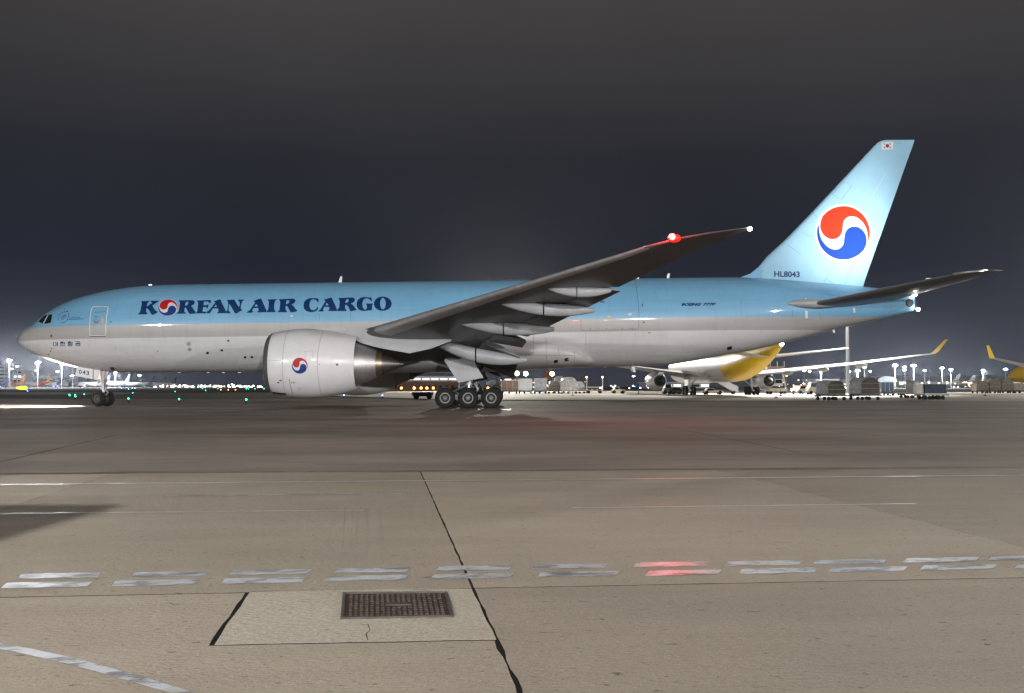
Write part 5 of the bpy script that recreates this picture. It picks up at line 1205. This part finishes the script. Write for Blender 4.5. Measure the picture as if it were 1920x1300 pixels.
MASTS += [(1538.8, 690.5, 760, 'mast lamp left of the tall grey pole', 3.8, 300000), (1508, 696, 900, 'mast lamp above the white van', 3.4, 0), (1518.5, 697, 1150, 'small mast lamp beside the one above the van', 3.2, 0), (1592.5, 697.5, 950, 'mast lamp just right of the tall grey pole', 3.2, 0), (1608, 695.5, 760, 'bright mast lamp above the larger grey load', 4.2, 300000), (1621, 689.5, 820, 'higher mast lamp above the larger grey load', 3.6, 0), (1631.5, 697, 1000, 'small mast lamp right above the grey load', 3.0, 0), (1678, 685, 780, 'left mast lamp of the bright group over the arched roofs', 4.6, 300000), (1696, 688.8, 900, 'upper lamp of the stacked pair over the arched roofs', 4.2, 0), (1695.8, 694.5, 1000, 'lower lamp of the stacked pair over the arched roofs', 4.8, 0), (1713, 686, 780, 'right mast lamp of the bright group over the arched roofs', 5.0, 300000), (1733.5, 695.5, 1000, 'lone small mast lamp right of the bright group', 3.6, 0), (1766.5, 690.3, 900, 'left lamp of the pair above the teal fins', 3.8, 350000), (1783, 693.8, 900, 'right lamp of the pair above the teal fins', 4.0, 0), (1842.5, 694.8, 1000, 'lamp over the smallest teal fin', 3.4, 350000), (1885.5, 692.8, 800, 'bluish lamp beside the yellow nose', 4.0, 0), (1473.5, 697, 900, 'lamp behind the raised brown platform', 2.6, 0), (1188, 706, 1200, 'small bluish lamp left of the white engine', 4.0, 0)]
for px, py, d, lab, wd, pw in MASTS: far_mast(px, py, d, lab, wd * .78, pw)
for px, py, d, lab in ((969.5, 700.3, 420, 'left one of the two round lamps right of the main gear'), (985.8, 701, 420, 'right one of the two round lamps right of the main gear'), (1035.2, 701.2, 430, 'round lamp above the wrapped cargo')):
    far_mast(px, py, d, lab, 1.9, 0, True)
# the tall pole behind the tail, its lamps hidden by the fin
p = at(1578, 470, 185)
t = mast(p.x + 1.2, 186, p.z, 'tall thick grey pole standing behind the freighter tail', (40, 130), 6, 4.0, emit('apron_flood_lens', (.98, .97, .93), 40), r0=.36)
spot('apron_flood_light', (p.x, 184, p.z), (48, 175, 0), 430000, 100, (1, .97, .90), .8, .4)
mast(-4, 300, 22, 'apron mast behind the freighter body', (30, 170), 6, 4.0); spot('apron_flood_light', (-4, 298, 22), (25, 170, 0), 520000, 130, (1, .93, .82), .8, .4)
mast(150, 240, 30, 'apron mast beyond the photo edge', (110, 150), 6, 4.0); spot('apron_flood_light', (150, 238, 30), (100, 150, 0), 480000, 130, (1, .95, .86), .8, .4)

M_TERM = paint('terminal_concrete', (.45, .45, .46), .6, var=.05); M_ROOFM = paint('terminal_roof', (.36, .40, .44), .4, metal=.3, var=.08)
def vault(label, px0, px1, ytop, d, lit=True):
    x0, x1 = px2(px0, d), px2(px1, d); w = x1 - x0; h_ = at(0, ytop, d).z; hw = h_ * .56
    t = thing('terminal_hall', label, 'building', ((x0 + x1) / 2, d, 0), 0, 'arched terminal halls')
    g = G(); g.box((0, 20, hw / 2), (w * .96, 36, hw)); g.out('wall', M_TERM, t, 0)
    n = 14; arcp = [(w / 2 * 1.03 * math.cos(math.pi * k / n), hw + (h_ - hw) * math.sin(math.pi * k / n)) for k in range(n + 1)]
    g = G(); g.loft([[(x, y, z) for x, z in arcp + [(-w / 2 * 1.03, hw - .8), (w / 2 * 1.03, hw - .8)]] for y in (-3, 40)]); g.out('roof', M_ROOFM, t, 40)
    nb = max(4, int(w / 6))
    for k in range(nb):
        x = lerp(-w * .46, w * .46, (k + .5) / nb)
        g = G(); g.box((x, 1.9, hw * .66), (w * .80 / nb, .3, hw * .36)); g.out('window', M_WINL if lit and k % 5 != 3 else M_WINW, t, 0)
    for k in range(nb + 1):
        x = lerp(-w * .47, w * .47, k / nb); g = G(); g.box((x, 1.8, hw / 2), (w * .05 / nb + .4, .6, hw)); g.out('column', M_TERM, t, 0)
    return t
vault('arched terminal hall behind the larger grey load', 1645, 1680, 705.5, 1100); vault('widest arched terminal hall behind the dark blue cart', 1684, 1745, 704.5, 1500); vault('arched terminal hall behind the largest teal fin', 1748, 1815, 704, 1650); vault('arched terminal hall between the teal fins and the yellow nose', 1818, 1880, 703.5, 1600); vault('arched terminal hall at the yellow nose', 1884, 1950, 706, 1500)
vault('low hall behind the van and box truck', 1560, 1640, 711, 1300)
def block(label, px0, px1, ytop, d, floors, m=M_TERM, dep=40, lit=.15):
    x0, x1 = px2(px0, d), px2(px1, d); w = x1 - x0; h_ = at(0, ytop, d).z
    t = thing('terminal_block', label, 'building', ((x0 + x1) / 2, d, 0), 0, 'far airport buildings')
    g = G(); g.box((0, dep / 2, h_ / 2), (w, dep, h_)); g.out('wall', m, t, 0)
    g = G(); g.box((0, dep / 2, h_ + .5), (w + 2, dep + 2, 1.)); g.out('roof', M_TERM, t, 0)
    nb = max(3, int(w / 7)); rr = random.Random(int(px0))
    for f in range(floors):
        for k in range(nb):
            g = G(); g.box((lerp(-w / 2, w / 2, (k + .5) / nb), -.05, h_ * (f + .55) / floors), (w / nb * .82, .3, h_ / floors * .42)); g.out('window', M_WINL if rr.random() < lit else M_GLASS, t, 0)
    return t
block('pale multi storey building at the far left edge', -20, 17, 686, 1750, 6); block('lower pale wing of the far left building', 17, 40, 695, 1760, 4); block('long low building behind the second red tail', 66, 128, 707, 1780, 2, lit=.05)
block('long low dark building behind the parked white jet', 1210, 1330, 719, 800, 1, M_GREY); block('low service block beyond the cargo row', 930, 975, 708, 620, 2, paint('brick_brown_wall', (.20, .13, .10), .6), lit=.3)
block('flat pale building left of the tall grey pole', 1530, 1572, 713, 900, 2)
# taxiway lamps
def taxi_lamps(lst, mat, nm, colour):
    first = None
    for i, (px, py) in enumerate(lst):
        d = max(60, 1.38 * FPX / max(1.5, py - 725)); d = min(d, 1050)
        z = max(.12, at(px, py, d).z)
        p = (px2(px, d), d, 0)
        if first is None:
            t = thing('taxiway_lamp', f'small {colour} taxiway lamp on the dark field', 'taxiway lamp', p, 0, f'{colour} taxiway lamps')
            r_ = 1.
            g = G(); g.cyl((0, 0, 0), (0, 0, .3), .10, .08, 10); g.out('base', M_BLK, t, 30)
            g = G(); g.sphere((0, 0, .36), .065, 10, 6); g.out('lens', mat, t, 40); first = t
        else: t = dup(first, None, p)
        k = max(1., d / 160) ** .85; t.scale = (k, k, k)
taxi_lamps([(51.5, 737), (154, 730.5), (195, 730.5), (227.5, 731.5), (241, 733.5), (248, 732), (253, 732), (0.5, 729), (101, 727), (108, 727), (609, 746.5), (645, 747), (717, 747.5), (764, 732), (807, 732), (1609 - 650, 732), (1247, 727), (1190, 728), (1200, 728)], M_BLUEL, 'blue', 'blue')
taxi_lamps([(130, 745.5), (131, 747.5), (141, 746.5), (141.5, 750), (158, 744.5), (249, 741), (241, 755.5), (336, 757), (328.5, 738.5), (379.5, 732.5), (385.5, 736), (408.5, 732.5), (461.5, 733), (465.5, 733), (478, 733), (495, 733), (462, 758), (270, 727)], M_GREENL, 'green', 'green')
taxi_lamps([(361.5, 730), (414, 735), (428, 735), (441.5, 735)], emit('red_taxi_lamp', (1, .2, .08), 24), 'red', 'red')
t = thing('taxiway_sign', 'glowing yellow taxiway sign at the far left', 'sign', (px2(38, 300, 731), 300, 0))
g = G(); g.box((.9, 0, .95), (2.0, .3, 1.0)); g.out('sign_face', M_YELSIGN, t, 0); g = G(); g.box((-.65, .05, .95), (.9, .28, .6)); g.out('side_panel', M_YELSIGN, t, 0)
for x in (-.7, .2, 1.6):
    g = G(); g.cyl((x, 0, 0), (x, 0, .35), .06, n=6); g.out('foot', M_BLK, t, 0)
# countless lamps strung along the horizon
rr = random.Random(11)
for nm, mat_, lst in (('white', emit('horizon_white', (1, .93, .85), 12), [(rr.uniform(285, 492), rr.uniform(722.5, 726.3)) for _ in range(120)] + [(rr.uniform(950, 1235), rr.uniform(722, 729)) for _ in range(26)] + [(rr.uniform(1500, 1900), rr.uniform(717, 728)) for _ in range(70)] + [(437 + rr.uniform(-4, 6), rr.uniform(720, 729)) for _ in range(6)]),
                     ('amber', emit('horizon_amber', (1, .55, .2), 8), [(rr.uniform(290, 490), rr.uniform(723, 726.5)) for _ in range(24)] + [(rr.uniform(940, 1100), rr.uniform(716, 732)) for _ in range(24)] + [(rr.uniform(1430, 1540), rr.uniform(712, 730)) for _ in range(18)] + [(rr.uniform(1700, 1900), rr.uniform(716, 730)) for _ in range(24)]),
                     ('green', emit('horizon_green', (.2, 1, .7), 8), [(rr.uniform(350, 490), rr.uniform(724, 727)) for _ in range(14)] + [(965, 723), (986.5, 723.5), (1000, 726)])):
    g = G()
    for px, py in lst:
        d = rr.uniform(1500, 2300) if px < 500 else rr.uniform(500, 980); p = at(px, min(py, 725 + 1.2 * FPX / d), d); s = d / 1500 * rr.uniform(.5, 1.3)
        g.box((p.x, p.y, max(p.z, .3)), (s * 1.3, s, s))
    o = g.out('distant_lamps', mat_, None, 0); tag(o, f'countless tiny {nm} airport lamps strung along the horizon', 'lamps', kind='stuff')

# the van parked out of sight whose shadow reaches into the picture
t = thing('service_van', 'white service van parked beside the photographer, casting the shadow at the photo edge', 'van', (-6.75, 7.25, 0), -math.pi / 2)
body = [(-2.2, .35), (2.2, .35), (2.2, 1.0), (1.75, 1.15), (1.2, 2.12), (-2.1, 2.2), (-2.2, 1.2)]
g = G(); g.plate([(x, -.95, z) for x, z in body], (0, 1.9, 0)); g.out('body', M_VWHITE, t, 20)
for s in (-.97, .97):
    g = G(); g.plate([(.4, s, 1.2), (1.55, s, 1.2), (1.12, s, 1.98), (.4, s, 2.0)], (0, .012, 0)); g.out('window', M_GLASS, t, 0)
wheels(t, (-1.4, 1.4), (-.85, .85), .35, .24)
g = G(); g.box((2.24, 0, .55), (.1, 1.8, .25)); g.box((-2.24, 0, .55), (.1, 1.8, .25)); g.out('bumper', M_BLK, t, 0)

# ================================================================== the night air over the field
HAZE_D = .000026
m = bpy.data.materials.new('night_haze'); m.use_nodes = True; n = m.node_tree.nodes; n.clear()
ho = n.new('ShaderNodeOutputMaterial'); hv = n.new('ShaderNodeVolumePrincipled'); hv.inputs['Color'].default_value = (.86, .90, 1, 1); hv.inputs['Density'].default_value = HAZE_D; hv.inputs['Anisotropy'].default_value = .8
m.node_tree.links.new(hv.outputs[0], ho.inputs['Volume'])
g = G(); g.box((0, 1850, 25), (7100, 4800, 53)); hz = g.out('haze', m, None, 0); tag(hz, kind='stuff')
